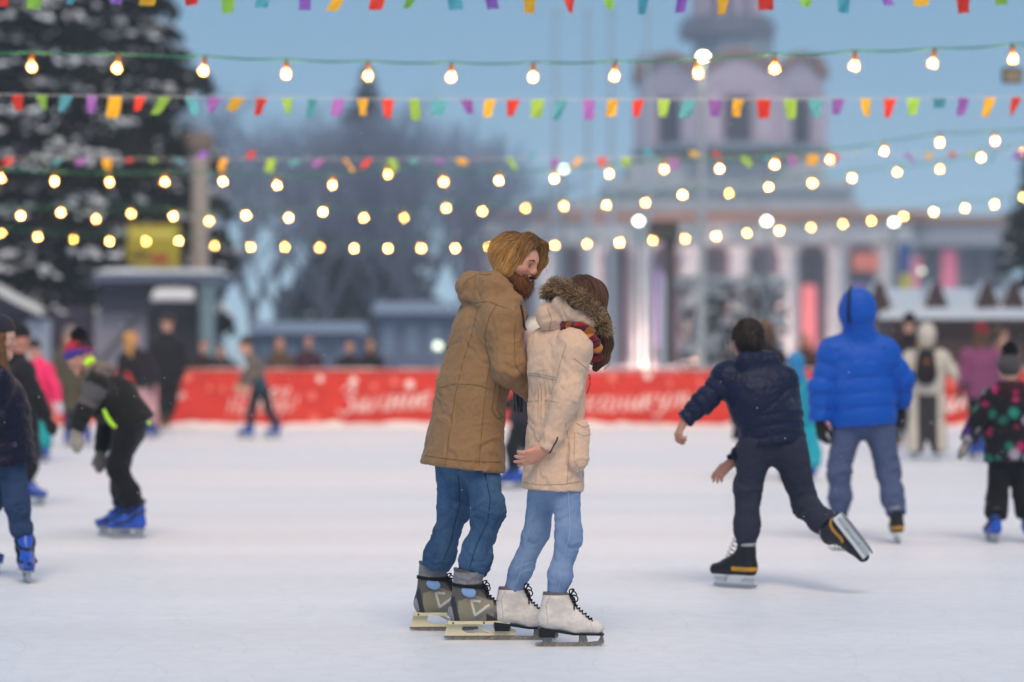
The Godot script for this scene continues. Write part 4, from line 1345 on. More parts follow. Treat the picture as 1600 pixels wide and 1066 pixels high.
# hair lying on a surface: strands start at points of the surface and follow flow(p, n)
func strands(f: Field, mb: Mb, seeds: Mb, count: int, r: RandomNumberGenerator, flow, steps: int, step: float, rad: float, off: float, c0: Color, c1: Color, shade = null):
	var ids := f.all()
	var tries := 0
	var made := 0
	while made < count and tries < count * 6:
		tries += 1
		var k := r.randi() % seeds.v.size()
		var p: Vector3 = seeds.v[k]
		made += 1
		var pts := []
		var rr := []
		var o := off * r.randf_range(0.2, 1.3)
		var n := int(steps * r.randf_range(0.6, 1.15))
		var wob := Vector3(r.randf_range(-1, 1), r.randf_range(-1, 1), r.randf_range(-1, 1)) * 0.35
		for s in n:
			var g := f.grad(p, ids)
			p -= g * (f.ev(p, ids) - o)
			pts.append(p); rr.append(rad * (1.0 - pow(float(s) / maxf(1, n - 1), 3.0) * 0.85))
			var d: Vector3 = flow.call(p, g) + wob * 0.3
			d = (d - g * d.dot(g)).normalized()
			p += d * step
		var c := c0.lerp(c1, r.randf())
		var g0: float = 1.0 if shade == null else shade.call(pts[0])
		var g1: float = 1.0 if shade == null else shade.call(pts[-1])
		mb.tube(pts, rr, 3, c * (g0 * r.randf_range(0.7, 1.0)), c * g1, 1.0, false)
func spikes(mb: Mb, seeds: Mb, count: int, r: RandomNumberGenerator, l0: float, l1: float, rad: float, lean: Vector3, c0: Color, c1: Color):
	for q in count:
		var k := r.randi() % seeds.v.size()
		var p: Vector3 = seeds.v[k]
		var d := (seeds.n[k] + lean + Vector3(r.randf_range(-1, 1), r.randf_range(-1, 1), r.randf_range(-1, 1)) * 0.5).normalized()
		var L := r.randf_range(l0, l1)
		var sag := Vector3(r.randf_range(-1, 1), r.randf_range(-1, 0.4), r.randf_range(-1, 1)) * L * 0.25
		var c := c0.lerp(c1, pow(r.randf(), 1.5))
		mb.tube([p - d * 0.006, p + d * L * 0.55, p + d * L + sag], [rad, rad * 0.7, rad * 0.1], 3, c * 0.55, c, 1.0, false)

# ---------- skates: x towards the toe, y up from the ice, z to the right; the ankle stands over the origin ----------
var skate_meshes := {}
func boot_field(s := 1.0, tall := 0.30) -> Field:
	var z := Vector3(0, 0, 1)
	var f := Field.new()
	f.cap(Vector3(-0.055, 0.118, 0), Vector3(0.06, 0.112, 0), 0.041, 0.042, {"u": z, "s": 0.86, "k": 0.03})
	f.cap(Vector3(0.06, 0.112, 0), Vector3(0.165, 0.104, 0), 0.045, 0.036, {"u": z, "s": 0.999, "k": 0.03})
	f.cap(Vector3(-0.045, 0.13, 0), Vector3(-0.035, tall, 0), 0.050, 0.056, {"u": z, "s": 0.9, "flat": 1, "k": 0.04})
	f.cap(Vector3(0.0, tall - 0.08, 0), Vector3(0.085, 0.13, 0), 0.042, 0.038, {"u": z, "s": 0.85, "k": 0.045})
	f.planes.append([Vector3(0, 0.078, 0), Vector3(0, -1, 0)])
	return f
func blade_poly(x0: float, x1: float, y0: float, y1: float, rock := 0.012) -> PackedVector2Array:
	var p := PackedVector2Array()
	for k in 9:
		var u := k / 8.0
		p.append(Vector2(lerpf(x0, x1, u), y0 + rock * pow(absf(2 * u - 1), 4.0)))
	p.append(Vector2(x1 + 0.004, (y0 + y1) * 0.5 + rock))
	p.append(Vector2(x1 - 0.008, y1)); p.append(Vector2(x0 + 0.006, y1)); p.append(Vector2(x0 - 0.004, (y0 + y1) * 0.5 + rock))
	return p
func make_skates():
	var I := Transform3D.IDENTITY
	for kind in ["rental", "hockey"]:
		var f := boot_field(1.0, 0.31 if kind == "rental" else 0.262)
		var blue := lin("1f4fb4"); var black := lin("1c1b1e"); var white := lin("c9ccd2"); var gold := lin("c08a2a")
		var b := Mb.new()
		if kind == "rental":
			f.net(b, 0.007, func(p, _n, _w):
				if p.y > 0.285: return black
				if p.x > 0.05 and p.y < 0.1: return lin("173a86")
				return blue)
			for q in [[0.17, 0.045], [0.245, 0.012]]:    # buckled straps
				var ring := []; var rr := []
				for k in 15:
					var a := TAU * k / 14.0
					var p := Vector3(q[1] - 0.05 + cos(a) * 0.2, q[0] - cos(a) * 0.05, sin(a) * 0.2)
					for it in 12:
						p -= (p - Vector3(q[1] - 0.05, p.y, 0)).normalized() * maxf(-0.02, f.ev(p, f.all()) - 0.004)
					ring.append(p); rr.append(0.011)
				b.tube(ring, rr, 5, black, null, 1.0)
		else:
			f.net(b, 0.006, func(p, _n, _w):
				if p.y > 0.245 and p.x < -0.03: return lin("8d8d92")
				if p.x < 0.04 and p.y < 0.125 and p.y > 0.105: return gold
				if absf(p.x - 0.03) < 0.012 and absf(p.y - 0.24) < 0.012: return gold
				return black)
			for k in 6:
				var y := 0.15 + k * 0.024
				var x := 0.098 - k * 0.011
				b.tube([Vector3(x - 0.03, y, -0.032), Vector3(x + 0.006, y + 0.012, -0.012), Vector3(x + 0.006, y + 0.02, 0.012), Vector3(x - 0.03, y + 0.01, 0.032)], [0.003, 0.003, 0.003, 0.003], 4, lin("6a665e"))
		var h := Mb.new()
		var hc := lin("9aa0a8") if kind == "rental" else lin("c4c8cc")
		h.slab(I, PackedVector2Array([Vector2(-0.095, 0.079), Vector2(-0.10, 0.068), Vector2(0.175, 0.068), Vector2(0.18, 0.079)]), -0.034, 0.034, hc)
		h.slab(I, PackedVector2Array([Vector2(-0.09, 0.068), Vector2(-0.075, 0.026), Vector2(0.165, 0.026), Vector2(0.165, 0.036), Vector2(0.0, 0.036), Vector2(-0.02, 0.068)]), -0.011, 0.011, hc)
		h.slab(I, PackedVector2Array([Vector2(0.09, 0.0675), Vector2(0.105, 0.0363), Vector2(0.165, 0.0363), Vector2(0.172, 0.0675)]), -0.0115, 0.0115, hc)
		var bl := Mb.new()
		bl.slab(I, blade_poly(-0.10, 0.18, 0.0, 0.0258), -0.002, 0.002)
		skate_meshes[kind] = [["skate", b.commit(), mats.plastic if kind == "rental" else mats.leather], ["blade_holder", h.commit(), mats.plastic], ["blade", bl.commit(), mats.steel]]
func skate(t: Node3D, kind: String, tr: Transform3D):
	var m: Array = skate_meshes[kind]
	var b := part(m[0][0], m[0][1], m[0][2], t, false, tr)
	for k in range(1, m.size()): part(m[k][0], m[k][1], m[k][2], b)
func foot_basis(yaw: float, tilt := 0.0, roll := 0.0, s := 1.0) -> Basis:
	var f := fdir(yaw)
	var b := Basis(f, Vector3.UP, f.cross(Vector3.UP))
	return (b * Basis(Vector3(0, 0, 1), deg_to_rad(tilt)) * Basis(Vector3(1, 0, 0), deg_to_rad(roll))).scaled_local(Vector3(s, s, s))

func J(c: Dictionary, a: Array) -> Vector3:
	return at(a[0], a[1], c.d - (a[2] if a.size() > 2 else 0.0)) - c.base
# A clothed skater. Joints are [x, y, metres towards the camera]; a/b are the two sides.
func make_person(c: Dictionary) -> Node3D:
	var s: float = c.get("s", 1.0)
	var cell: float = c.get("cell", 0.014)
	c.base = at(c.x, HORIZON, c.d); c.base.y = 0.0
	var t := thing("person", c.label, "person", c.base)
	var fw := fdir(c.face)
	var rt := fw.cross(Vector3.UP)
	var nk := J(c, c.neck)
	var pv := J(c, c.pelvis)
	var hem: Vector3 = J(c, c.hem) if c.has("hem") else pv - Vector3(0, 0.08 * s, 0)
	var skin: Color = lin(c.get("skin", "c99a86"))
	var axis := (nk - pv).normalized()
	var X := frame_of(J(c, c.head), c.get("yaw", c.face), c.get("pitch", 0.0), c.get("roll", 0.0), s * c.get("hs", 1.0))
	# feet and legs
	var legs := []
	var lw: Array = c.get("leg", [0.098, 0.072, 0.056])
	for k in c.legs:      # [hip, knee, foot x, foot yaw, dz] or [hip, knee, ankle, basis]
		var hip := J(c, k[0])
		var kn := J(c, k[1])
		var ank: Vector3
		var tr: Transform3D
		if k[2] is Array:
			ank = J(c, k[2])
			tr = Transform3D(k[3], ank - k[3] * Vector3(-0.03, 0.19, 0))
		else:
			var dz: float = k[4] if k.size() > 4 else 0.0
			var g := J(c, [k[2], 550, dz]); g.y = 0.0
			tr = Transform3D(foot_basis(k[3], 0, k[5] if k.size() > 5 else 0.0, s), g)
			ank = tr * Vector3(-0.035, 0.19, 0)
		if c.get("shoe", "rental") != "none": skate(t, c.get("shoe", "rental"), tr)
		legs.append([hip, kn, ank, tr])
	# arms
	var arms := []
	for k in c.get("arms", []): arms.append([J(c, k[0]), J(c, k[1]), J(c, k[2]), k[3] if k.size() > 3 else {}])
	# the body under the clothes, with the head and hands
	var bm := Mb.new()
	var bf := Field.new()
	bf.cap(nk - axis * 0.1 * s, pv + axis * 0.05 * s, 0.10 * s, 0.10 * s, {"u": fw, "s": 0.7, "k": 0.05})
	bf.cap(nk + axis * 0.03 * s, nk - axis * 0.12 * s, 0.05 * s, 0.06 * s, {"k": 0.05})
	for a in arms:
		bf.cap(nk - axis * 0.08 * s, a[0], 0.05 * s, 0.045 * s, {"k": 0.05})
		bf.cap(a[0], a[1], 0.042 * s, 0.034 * s); bf.cap(a[1], a[2], 0.034 * s, 0.025 * s)
	for l in legs:
		bf.cap(l[0], l[1], 0.05 * s, 0.034 * s); bf.cap(l[1], l[2], 0.034 * s, 0.028 * s); bf.cap(pv, l[0], 0.07 * s, 0.05 * s)
	bf.net(bm, 0.022, null, null, skin)
	if not c.get("hidden_head", false):
		var hf := head_field(X, nk, c.get("smile", 0.0))
		hf.net(bm, c.get("face_cell", maxf(0.0045, cell * 0.5)), head_paint(X, skin))
	for a in arms:
		var gl := Mb.new()
		var o: Dictionary = a[3]
		var dir: Vector3 = o.get("dir", (a[2] - a[1]).normalized())
		var w: Vector3 = a[2] + dir * 0.015
		var th: Vector3 = o.get("thumb", fw)
		var pm: Vector3 = o.get("palm", (nk - a[2]) * Vector3(1, 0, 1))
		match o.get("kind", "mitten"):
			"bare": hand(bm, w, dir, pm, th, s, o.get("curl", 0.5), skin, o.get("cell", maxf(0.0032, cell * 0.35)))
			"glove": hand(gl, w, dir, pm, th, s * 1.05, o.get("curl", 0.35), lin(o.get("col", "18181c")), 0.0045, 1.3, 0.12)
			"mitten": mitten(gl, w, dir, th, s, lin(o.get("col", "18181c")), maxf(0.008, cell * 0.6))
		if gl.size(): part("glove", gl, mats.knit, t)
	part("body", bm, mats.skin, t)
	if c.get("face_on", false): face_parts(t, X, lin(c.get("brow", "3a281c")), skin)
	# trousers
	var tc: Color = lin(c.get("pants", "22232c"))
	var tf := Field.new()
	tf.cap(pv + axis * 0.06 * s, pv - axis * 0.02, 0.145 * s, 0.15 * s, {"u": fw, "s": 0.72, "k": 0.06})
	for l in legs:
		var down: Vector3 = (l[2] - l[1]).normalized()
		var en: Vector3 = l[2] + down * c.get("cuff", -0.06) * s
		tf.cap(l[0], l[1], lw[0] * s, lw[1] * s, {"k": 0.06 * s, "t": 1})
		tf.cap(l[1], l[2].lerp(l[1], 0.45), lw[1] * s, (lw[1] + lw[2]) * 0.53 * s, {"k": 0.05 * s, "from": 0.42, "t": 1})
		tf.cap(l[2].lerp(l[1], 0.45), en, (lw[1] + lw[2]) * 0.53 * s, lw[2] * s, {"k": 0.04 * s, "from": 0.6, "t": 1, "flat": 1})
	var tp: Mb = Mb.new()
	var paint_t = null
	if c.has("pants_paint"): paint_t = c.pants_paint
	tf.net(tp, cell, paint_t, func(p, _n, w): return creases(w.y, p, 34.0, 0.007 * s * c.get("crease", 1.0)) * (1.0 if w.y > 0.25 else 0.4) + fold(p, 5.0, 0.006 * s), tc)
	part("trousers", tp, mats[c.get("pants_mat", "denim")], t)
	# jacket
	var jc: Color = lin(c.jacket)
	var jr: Array = c.get("torso", [0.19, 0.175, 0.19])
	var sl: Array = c.get("sleeve", [0.074, 0.066, 0.053])
	var jf := Field.new()
	var mid := Vector3.ZERO
	for a in arms: mid += a[0] / arms.size()
	if arms.size() == 0: mid = nk - axis * 0.08 * s
	var chest := mid - axis * 0.12 * s
	var waist := chest.lerp(hem, 0.5) if not c.has("waist") else J(c, c.waist)
	var sq: float = c.get("depth", 0.72)
	jf.cap(chest, waist, jr[0] * s, jr[1] * s, {"u": fw, "s": sq, "k": 0.06 * s, "from": 0.15})
	jf.cap(waist, hem, jr[1] * s, jr[2] * s, {"u": fw, "s": sq, "k": 0.06 * s, "flat": 1, "from": 0.15 + (waist - chest).length()})
	for a in arms:
		jf.cap(nk - axis * 0.04 * s, a[0], 0.07 * s, sl[0] * s * 0.98, {"k": 0.07 * s, "t": 2})
		jf.cap(a[0], chest, sl[0] * s, 0.09 * s, {"k": 0.08 * s, "t": 2})
		var e: Vector3 = a[2] + (a[2] - a[1]).normalized() * 0.01
		jf.cap(a[0], a[1], sl[0] * s, sl[1] * s, {"k": 0.035 * s, "t": 3})
		jf.cap(a[1], e, sl[1] * s, sl[2] * s, {"k": 0.03 * s, "t": 3, "flat": 1, "from": (a[1] - a[0]).length()})
	jf.cap(nk - axis * 0.06 * s, nk + axis * c.get("collar", 0.03) * s, 0.075 * s, 0.07 * s, {"k": 0.05 * s, "t": 4, "flat": 1})
	if c.get("hood_down", false):
		var hb := nk - fw * 0.07 * s
		jf.cap(hb + rt * 0.075 * s, hb - rt * 0.075 * s, 0.062 * s, 0.062 * s, {"k": 0.03 * s, "t": 4})
		jf.cap(hb + rt * 0.075 * s, nk + fw * 0.03 * s + rt * 0.09 * s - axis * 0.04, 0.045 * s, 0.03 * s, {"k": 0.03 * s, "t": 4})
		jf.cap(hb - rt * 0.075 * s, nk + fw * 0.03 * s - rt * 0.09 * s - axis * 0.04, 0.045 * s, 0.03 * s, {"k": 0.03 * s, "t": 4})
	if c.get("hood_up", false):
		jf.cap(X * Vector3(0, 0.045, -0.025), X * Vector3(0, 0.03, 0.03), c.get("hood_r", 0.118) * s, c.get("hood_r", 0.118) * 0.95 * s, {"k": 0.04 * s, "t": 4, "u": X.basis.x.normalized(), "s": 0.92})
		jf.cap(X * Vector3(0, -0.02, -0.03), nk - fw * 0.02, c.get("hood_r", 0.118) * 0.88 * s, 0.1 * s, {"k": 0.06 * s, "t": 4})
		jf.cap(X * Vector3(0, 0.0, 0.16), X * Vector3(0, -0.03, 0.12), 0.088 * s, 0.08 * s, {"cut": true, "k": 0.02})
	if c.has("jacket_extra"): c.jacket_extra.call(jf, c)
	var pitch: float = c.get("quilt", 0.0)
	var pamp: float = c.get("quilt_amp", 0.012)
	var jp := Mb.new()
	var move_j
	if pitch > 0.0:
		move_j = func(p, _n, w):
			var g := 0.0
			if w.z < 1.5 or (w.z > 2.5 and w.z < 3.5): g = puff(w.y, pitch, pamp)
			return g + fold(p, 9.0, 0.005) + creases(w.y * 0.3, p, 60.0, 0.002)
	elif c.has("jacket_move"): move_j = c.jacket_move
	else:
		move_j = func(p, _n, w): return fold(p, 5.0, 0.009 * s) + (creases(w.y, p, 40.0, 0.006 * s) if w.z > 2.5 and w.z < 3.5 else 0.0)
	jf.net(jp, cell, c.jacket_paint if c.has("jacket_paint") else null, move_j, jc)
	part("jacket", jp, mats[c.get("jacket_mat", "cloth")], t)
	# hair and hats
	if c.has("hair"):
		var hc: Color = lin(c.hair)
		var hm := Mb.new()
		var h := Field.new()
		var sc := X.basis.x.length()
		h.cap(X * Vector3(0, 0.05, -0.035), X * Vector3(0, 0.05, 0.012), 0.095 * sc, 0.087 * sc, {"u": X.basis.x.normalized(), "s": 0.87, "k": 0.02})
		h.cap(X * Vector3(0, 0.0, -0.055), X * Vector3(0, -0.02, -0.05), 0.07 * sc, 0.062 * sc, {"k": 0.03})
		if not c.get("hair_long", false) and c.get("cap_ears", true):
			h.cap(X * Vector3(0, -0.03, 0.1), X * Vector3(0, 0.01, 0.1), 0.085 * sc, 0.085 * sc, {"cut": true, "k": 0.01})
		if c.get("hair_long", false):
			h.cap(X * Vector3(0, -0.03, 0.11), X * Vector3(0, 0.01, 0.11), 0.085 * sc, 0.085 * sc, {"cut": true, "k": 0.01})
			var fall: float = c.get("hair_fall", 0.22)
			for q in [-1, 0, 1]:
				h.cap(X * Vector3(q * 0.055, 0.0, -0.05), X * Vector3(q * 0.075, 0, -0.05) + Vector3(0, -fall * sc, 0), 0.05 * sc, 0.032 * sc, {"k": 0.04})
			if c.get("hair_front", false):
				for q in [-1, 1]: h.cap(X * Vector3(q * 0.075, 0.02, 0.01), X * Vector3(q * 0.095, 0, 0.05) + Vector3(0, -fall * sc, 0), 0.03 * sc, 0.026 * sc, {"k": 0.03})
		h.net(hm, maxf(0.006, cell * 0.55), null, func(p, _n, _w): return 0.004 * sc * sin(noise.get_noise_3d(p.x * 20.0, p.y * 3.0, p.z * 20.0) * 18.0), hc)
		var rs := RandomNumberGenerator.new(); rs.seed = int(c.d * 100)
		if cell < 0.014:
			var hs := Mb.new()
			for k in 900:
				var q := rs.randi() % hm.v.size()
				var dn := hm.n[q].cross(Vector3(0, 1, 0)).cross(hm.n[q]) * -1.0
				var p0 := hm.v[q]
				var cc := hc * rs.randf_range(0.8, 1.7)
				hs.tube([p0, p0 + (dn + hm.n[q] * 0.25) * 0.018 * sc, p0 + (dn * 1.0 + hm.n[q] * 0.1) * 0.036 * sc], [0.0022 * sc, 0.0018 * sc, 0.0004], 3, cc, cc, 1.0, false)
			var ho := part("hair", hm, mats.hair, t)
			part("strands", hs, mats.hair, ho, true)
		else: part("hair", hm, mats.hair, t)
	if c.has("hat"):
		var hm := Mb.new()
		var h := Field.new()
		var sc := X.basis.x.length()
		h.cap(X * Vector3(0, 0.055, -0.032), X * Vector3(0, 0.06, 0.016), 0.104 * sc, 0.096 * sc, {"u": X.basis.x.normalized(), "s": 0.9, "k": 0.03})
		h.cap(X * Vector3(0, 0.10, -0.02), X * Vector3(0, 0.125 + c.get("hat_tall", 0.0), -0.035), 0.075 * sc, 0.045 * sc, {"k": 0.05})
		h.planes.append([X * Vector3(0, c.get("hat_low", 0.035), 0.0), (X.basis * Vector3(0, -1, 0.12)).normalized()])
		var hcol: Color = lin(c.hat)
		h.net(hm, maxf(0.006, cell * 0.5), c.hat_paint if c.has("hat_paint") else null, func(p, _n, _w): return 0.003 * sc * sin(atan2((X.affine_inverse() * p).x, (X.affine_inverse() * p).z) * 40.0), hcol)
		var ho := part("hat", hm, mats.knit, t)
		if c.has("pompon"):
			var pm := Mb.new(); var ps := Mb.new()
			var pc: Vector3 = X * (c.get("pompon_at", Vector3(0, 0.175 + c.get("hat_tall", 0.0), -0.05)))
			pm.ball(Transform3D(Basis.from_scale(Vector3.ONE * 0.052 * s), pc), 16, 12, lin(c.pompon))
			var rs := RandomNumberGenerator.new(); rs.seed = 8
			spikes(ps, pm, 900, rs, 0.012 * s, 0.034 * s, 0.0035 * s, Vector3.ZERO, lin(c.pompon) * 0.6, lin(c.pompon) * 1.4)
			var po := part("pompon", pm, mats.fur, ho)
			pm = ps
			part("pompon_yarn", ps, mats.fur, t, true)
	c.X = X; c.t = t; c.nk = nk; c.jf = jf; c.move = move_j; c.tf = tf
	return t

func people():
	cloth_mats()
	make_skates()
	couple_skates()
	man()
	woman()
	others()
func spots(p: Vector3, cols: Array, size: float, base: Color) -> Color:     # printed blossoms on dark cloth
	var g := (p / size).floor()
	var best := base
	for a in [-1, 0, 1]:
		for b in [-1, 0, 1]:
			for d in [-1, 0, 1]:
				var h := g + Vector3(a, b, d)
				var k := int(absf(sin(h.x * 12.9 + h.y * 78.2 + h.z * 37.7) * 43758.5)) % 1000
				if k % 10 < 2: continue
				var ctr := (h + Vector3(0.5 + 0.3 * sin(k), 0.5 + 0.3 * sin(k * 1.7), 0.5 + 0.3 * sin(k * 2.3))) * size
				var r := (p - ctr).length() / (size * 0.56)
				if r < 1.0:
					var c: Color = cols[k % cols.size()]
					best = best.lerp(c, (1.0 - r * r) * (0.75 + 0.25 * cos(atan2(p.y - ctr.y, p.x - ctr.x) * 6.0)))
	return best
func others():
	var dark := lin("14151b")
	# man in the navy puffer, right leg kicked back
	var navy := {"label": "young man in navy puffer jacket kicking one skate up behind him", "x": 1165, "d": 13.9, "face": 200, "cell": 0.0085, "s": 1.0, "head": [1168, 538, -0.06], "yaw": 188, "pitch": -8, "hair": "2a1d17", "skin": "b98570",
		"neck": [1176, 566, -0.03], "pelvis": [1207, 678, 0.0], "hem": [1209, 694, 0.0], "waist": [1200, 640, 0.0], "jacket": "161d38", "jacket_mat": "nylon", "quilt": 0.062, "quilt_amp": 0.013, "hood_down": true, "collar": 0.05, "torso": [0.195, 0.19, 0.195], "sleeve": [0.075, 0.068, 0.05], "depth": 0.75,
		"pants": "34374a", "pants_mat": "denim", "leg": [0.108, 0.074, 0.058], "cuff": -0.07, "shoe": "hockey",
		"arms": [[[1136, 590, 0.0], [1100, 628, 0.03], [1071, 655, 0.05], {"kind": "bare", "curl": 1.05, "dir": Vector3(-0.45, -0.88, 0.1), "palm": Vector3(0.9, -0.4, -0.1), "thumb": Vector3(-0.2, 0.1, -1.0)}],
			[[1222, 596, 0.0], [1192, 672, -0.3], [1147, 720, -0.2], {"kind": "bare", "curl": 0.45, "dir": Vector3(-0.75, -0.62, 0.1), "palm": Vector3(0.35, -0.5, -0.75), "thumb": Vector3(-0.5, 0.5, -0.7)}]],
		"legs": [[[1182, 694, 0.03], [1168, 765, -0.02], 1158, 236, 0.0, 0], [[1232, 698, 0.0], [1258, 788, -0.1], [1303, 833, 0.28], Basis(Vector3(0.55, -0.80, 0.05).normalized(), Vector3(-0.52, -0.42, -0.74).normalized(), Vector3(0.62, 0.38, -0.68).normalized())]]}
	var kick := Vector3(0.60, -0.79, 0.10).normalized()
	var solev := Vector3(-0.45, -0.30, -0.84)
	var upv := (solev - kick * solev.dot(kick)).normalized()
	navy.legs[1][3] = Basis(kick, upv, kick.cross(upv))
	make_person(navy)
	# man in the bright blue puffer
	var blue := {"label": "man seen from behind in a bright blue hooded puffer jacket and jeans", "x": 1355, "d": 17.3, "face": 182, "cell": 0.010, "hood_r": 0.142, "head": [1339, 490, 0], "hidden_head": false, "neck": [1342, 516, 0], "pelvis": [1350, 648], "hem": [1349, 664], "jacket": "1450b0", "jacket_mat": "nylon", "quilt": 0.105, "quilt_amp": 0.014, "hood_up": true, "torso": [0.235, 0.235, 0.245], "sleeve": [0.098, 0.09, 0.072], "depth": 0.7,
		"pants": "56648a", "leg": [0.116, 0.08, 0.07], "cuff": -0.02, "shoe": "hockey",
		"arms": [[[1302, 552, 0], [1283, 608, 0.03], [1280, 656, 0.04], {"kind": "glove", "curl": 0.45, "dir": Vector3(0.12, -0.95, 0.1), "palm": Vector3(0.9, 0, -0.3), "thumb": Vector3(0.6, 0, 0.7)}], [[1381, 552, 0], [1409, 592, -0.05], [1408, 632, -0.12], {"kind": "glove", "curl": 0.6, "dir": Vector3(0.05, -1, -0.1)}]],
		"legs": [[[1324, 664, 0], [1311, 738, 0], 1309, 184, -0.05, 4], [[1374, 664, 0], [1388, 738, 0], 1404, 178, 0.1, -6]]}
	make_person(blue)
	var st := Mb.new()
	seam(st, blue.jf, blue, blue.move, [[1329, 449], [1327, 460], [1326, 478], [1326, 494], [1328, 505]], 0.014, lin("15161c"), 0.0)
	part("hood_stripe", st, mats.nylon, blue.t)
	# child in the blossom jacket
	var blossoms := [lin("e0307a"), lin("5a2f96"), lin("2aa08c"), lin("cfc4d8"), lin("e0307a")]
	make_person({"label": "child in black jacket printed with pink, purple and green blossoms, bobble hat", "x": 1575, "d": 17.3, "face": 180, "s": 0.84, "cell": 0.010, "head": [1576, 580, 0], "hat": "4a4648", "hat_low": -0.03, "pompon": "141318", "neck": [1576, 606, 0], "pelvis": [1578, 712], "hem": [1578, 722], "jacket": "121218", "jacket_paint": func(p, _n, w): return spots(p, blossoms, 0.095, lin("121218")) if w.z < 3.6 else spots(p, [lin("e8307c"), lin("3a1626")], 0.07, lin("3a1626")),
		"quilt": 0.0, "hood_down": true, "torso": [0.19, 0.2, 0.225], "sleeve": [0.085, 0.08, 0.07], "pants": "111116", "pants_mat": "cloth", "leg": [0.1, 0.085, 0.085], "cuff": -0.03,
		"arms": [[[1548, 625, 0.0], [1526, 658, 0.02], [1512, 688, 0.02], {"col": "8d8580"}], [[1604, 625, 0], [1618, 662, 0], [1618, 698, 0], {"col": "8d8580"}]],
		"legs": [[[1562, 722, 0], [1558, 778, 0], 1553, 190, 0.05], [[1593, 722, 0], [1600, 775, 0], 1606, 170, 0.0]]})
	# white furry costume with the backpack
	var wh := lin("d4cfc4")
	var w := {"label": "person in a shaggy white hooded suit with dark insides to the legs, seen from behind", "x": 1447, "d": 30.6, "face": 180, "cell": 0.018, "head": [1448, 524, 0], "neck": [1448, 545, 0], "pelvis": [1448, 612], "hem": [1448, 616], "jacket": "d4cfc4", "hood_up": true, "hair": "b59a72", "hair_long": true, "hair_front": true, "torso": [0.225, 0.22, 0.225], "sleeve": [0.09, 0.08, 0.07], "pants": "d4cfc4", "pants_mat": "cloth", "leg": [0.13, 0.11, 0.11], "cuff": 0.1, "shoe": "hockey",
		"arms": [[[1424, 560, 0], [1412, 580, 0.05], [1408, 600, 0.2], {"col": "c9c2b6"}], [[1472, 560, 0], [1488, 578, 0], [1500, 592, 0.1], {"col": "3a3436"}]],
		"legs": [[[1436, 622, 0], [1433, 668, 0], 1430, 185, 0], [[1461, 622, 0], [1463, 668, 0], 1466, 175, 0]]}
	w.pants_paint = func(p, _n, q): return wh if absf(p.x + 0.0) > 0.125 else lin("3c3a3c")
	make_person(w)
	backpack(w)
	# girl in the purple jacket
	make_person({"label": "long-haired girl in plum jacket and dark red hat, beside the blossom-jacket child", "x": 1530, "d": 30.5, "face": 180, "cell": 0.018, "head": [1533, 524, 0], "hat": "7a1f2c", "hair": "59402f", "hair_long": true, "hair_fall": 0.2, "neck": [1533, 542, 0], "pelvis": [1532, 612], "hem": [1532, 622], "jacket": "8a4a74", "torso": [0.19, 0.18, 0.2], "pants": "1f1d26", "shoe": "rental",
		"arms": [[[1510, 556, 0], [1504, 584, 0], [1501, 606, 0.05], {"col": "2a2024"}], [[1554, 556, 0], [1560, 586, 0], [1562, 610, 0], {"col": "2a2024"}]],
		"legs": [[[1523, 618, 0], [1522, 665, 0], 1521, 190, 0], [[1542, 618, 0], [1543, 665, 0], 1536, 170, 0.2]]})
	make_person({"label": "bare-headed brown-haired person at the barrier behind the plum jacket", "x": 1566, "d": 37.0, "face": 200, "yaw": 120, "cell": 0.022, "head": [1564, 524, 0], "hair": "4a3828", "neck": [1566, 540, 0], "pelvis": [1568, 602], "jacket": "8a6a5a", "pants": "262b44",
		"arms": [[[1550, 552, 0], [1546, 574, 0], [1546, 594, 0.1]], [[1584, 552, 0], [1588, 574, 0], [1588, 594, 0]]],
		"legs": [[[1560, 606, 0], [1558, 645, 0], 1557, 190, 0], [[1576, 606, 0], [1578, 645, 0], 1580, 170, 0]]})
	make_person({"label": "tall person in black, half hidden behind the blue jacket's right sleeve", "x": 1415, "d": 33.5, "face": 175, "cell": 0.02, "head": [1421, 507, 0], "hat": "17141a", "neck": [1419, 524, 0], "pelvis": [1415, 600], "hem": [1414, 610], "jacket": "231b20", "torso": [0.23, 0.22, 0.22], "pants": "2a2932", "shoe": "hockey",
		"arms": [[[1394, 542, 0], [1388, 572, 0], [1388, 598, 0.05]], [[1440, 542, 0], [1446, 572, 0], [1442, 598, 0]]],
		"legs": [[[1405, 604, 0], [1404, 650, 0], 1404, 190, 0], [[1426, 604, 0], [1424, 650, 0], 1420, 170, 0]]})
	# teal child
	make_person({"label": "small child in a teal snowsuit and blue knitted hood, between navy and blue jackets", "x": 1250, "d": 25.4, "face": 185, "s": 0.78, "cell": 0.015, "head": [1243, 568, 0], "hood_up": true, "neck": [1245, 585, 0], "pelvis": [1252, 660], "hem": [1252, 668], "jacket": "1583a0", "jacket_mat": "nylon", "torso": [0.2, 0.2, 0.21], "sleeve": [0.085, 0.08, 0.07], "pants": "22a0b4", "pants_mat": "nylon", "leg": [0.13, 0.11, 0.1], "cuff": 0.0,
		"jacket_paint": func(_p, _n, q): return lin("2f7fb6") if q.z > 3.6 else lin("178aa4"),
		"arms": [[[1230, 605, 0], [1224, 632, 0], [1222, 652, 0.05]], [[1262, 605, 0], [1272, 632, 0], [1274, 655, 0]]],
		"legs": [[[1243, 672, 0], [1238, 706, 0], 1226, 190, 0], [[1262, 672, 0], [1270, 706, 0], 1270, 170, 0]]})
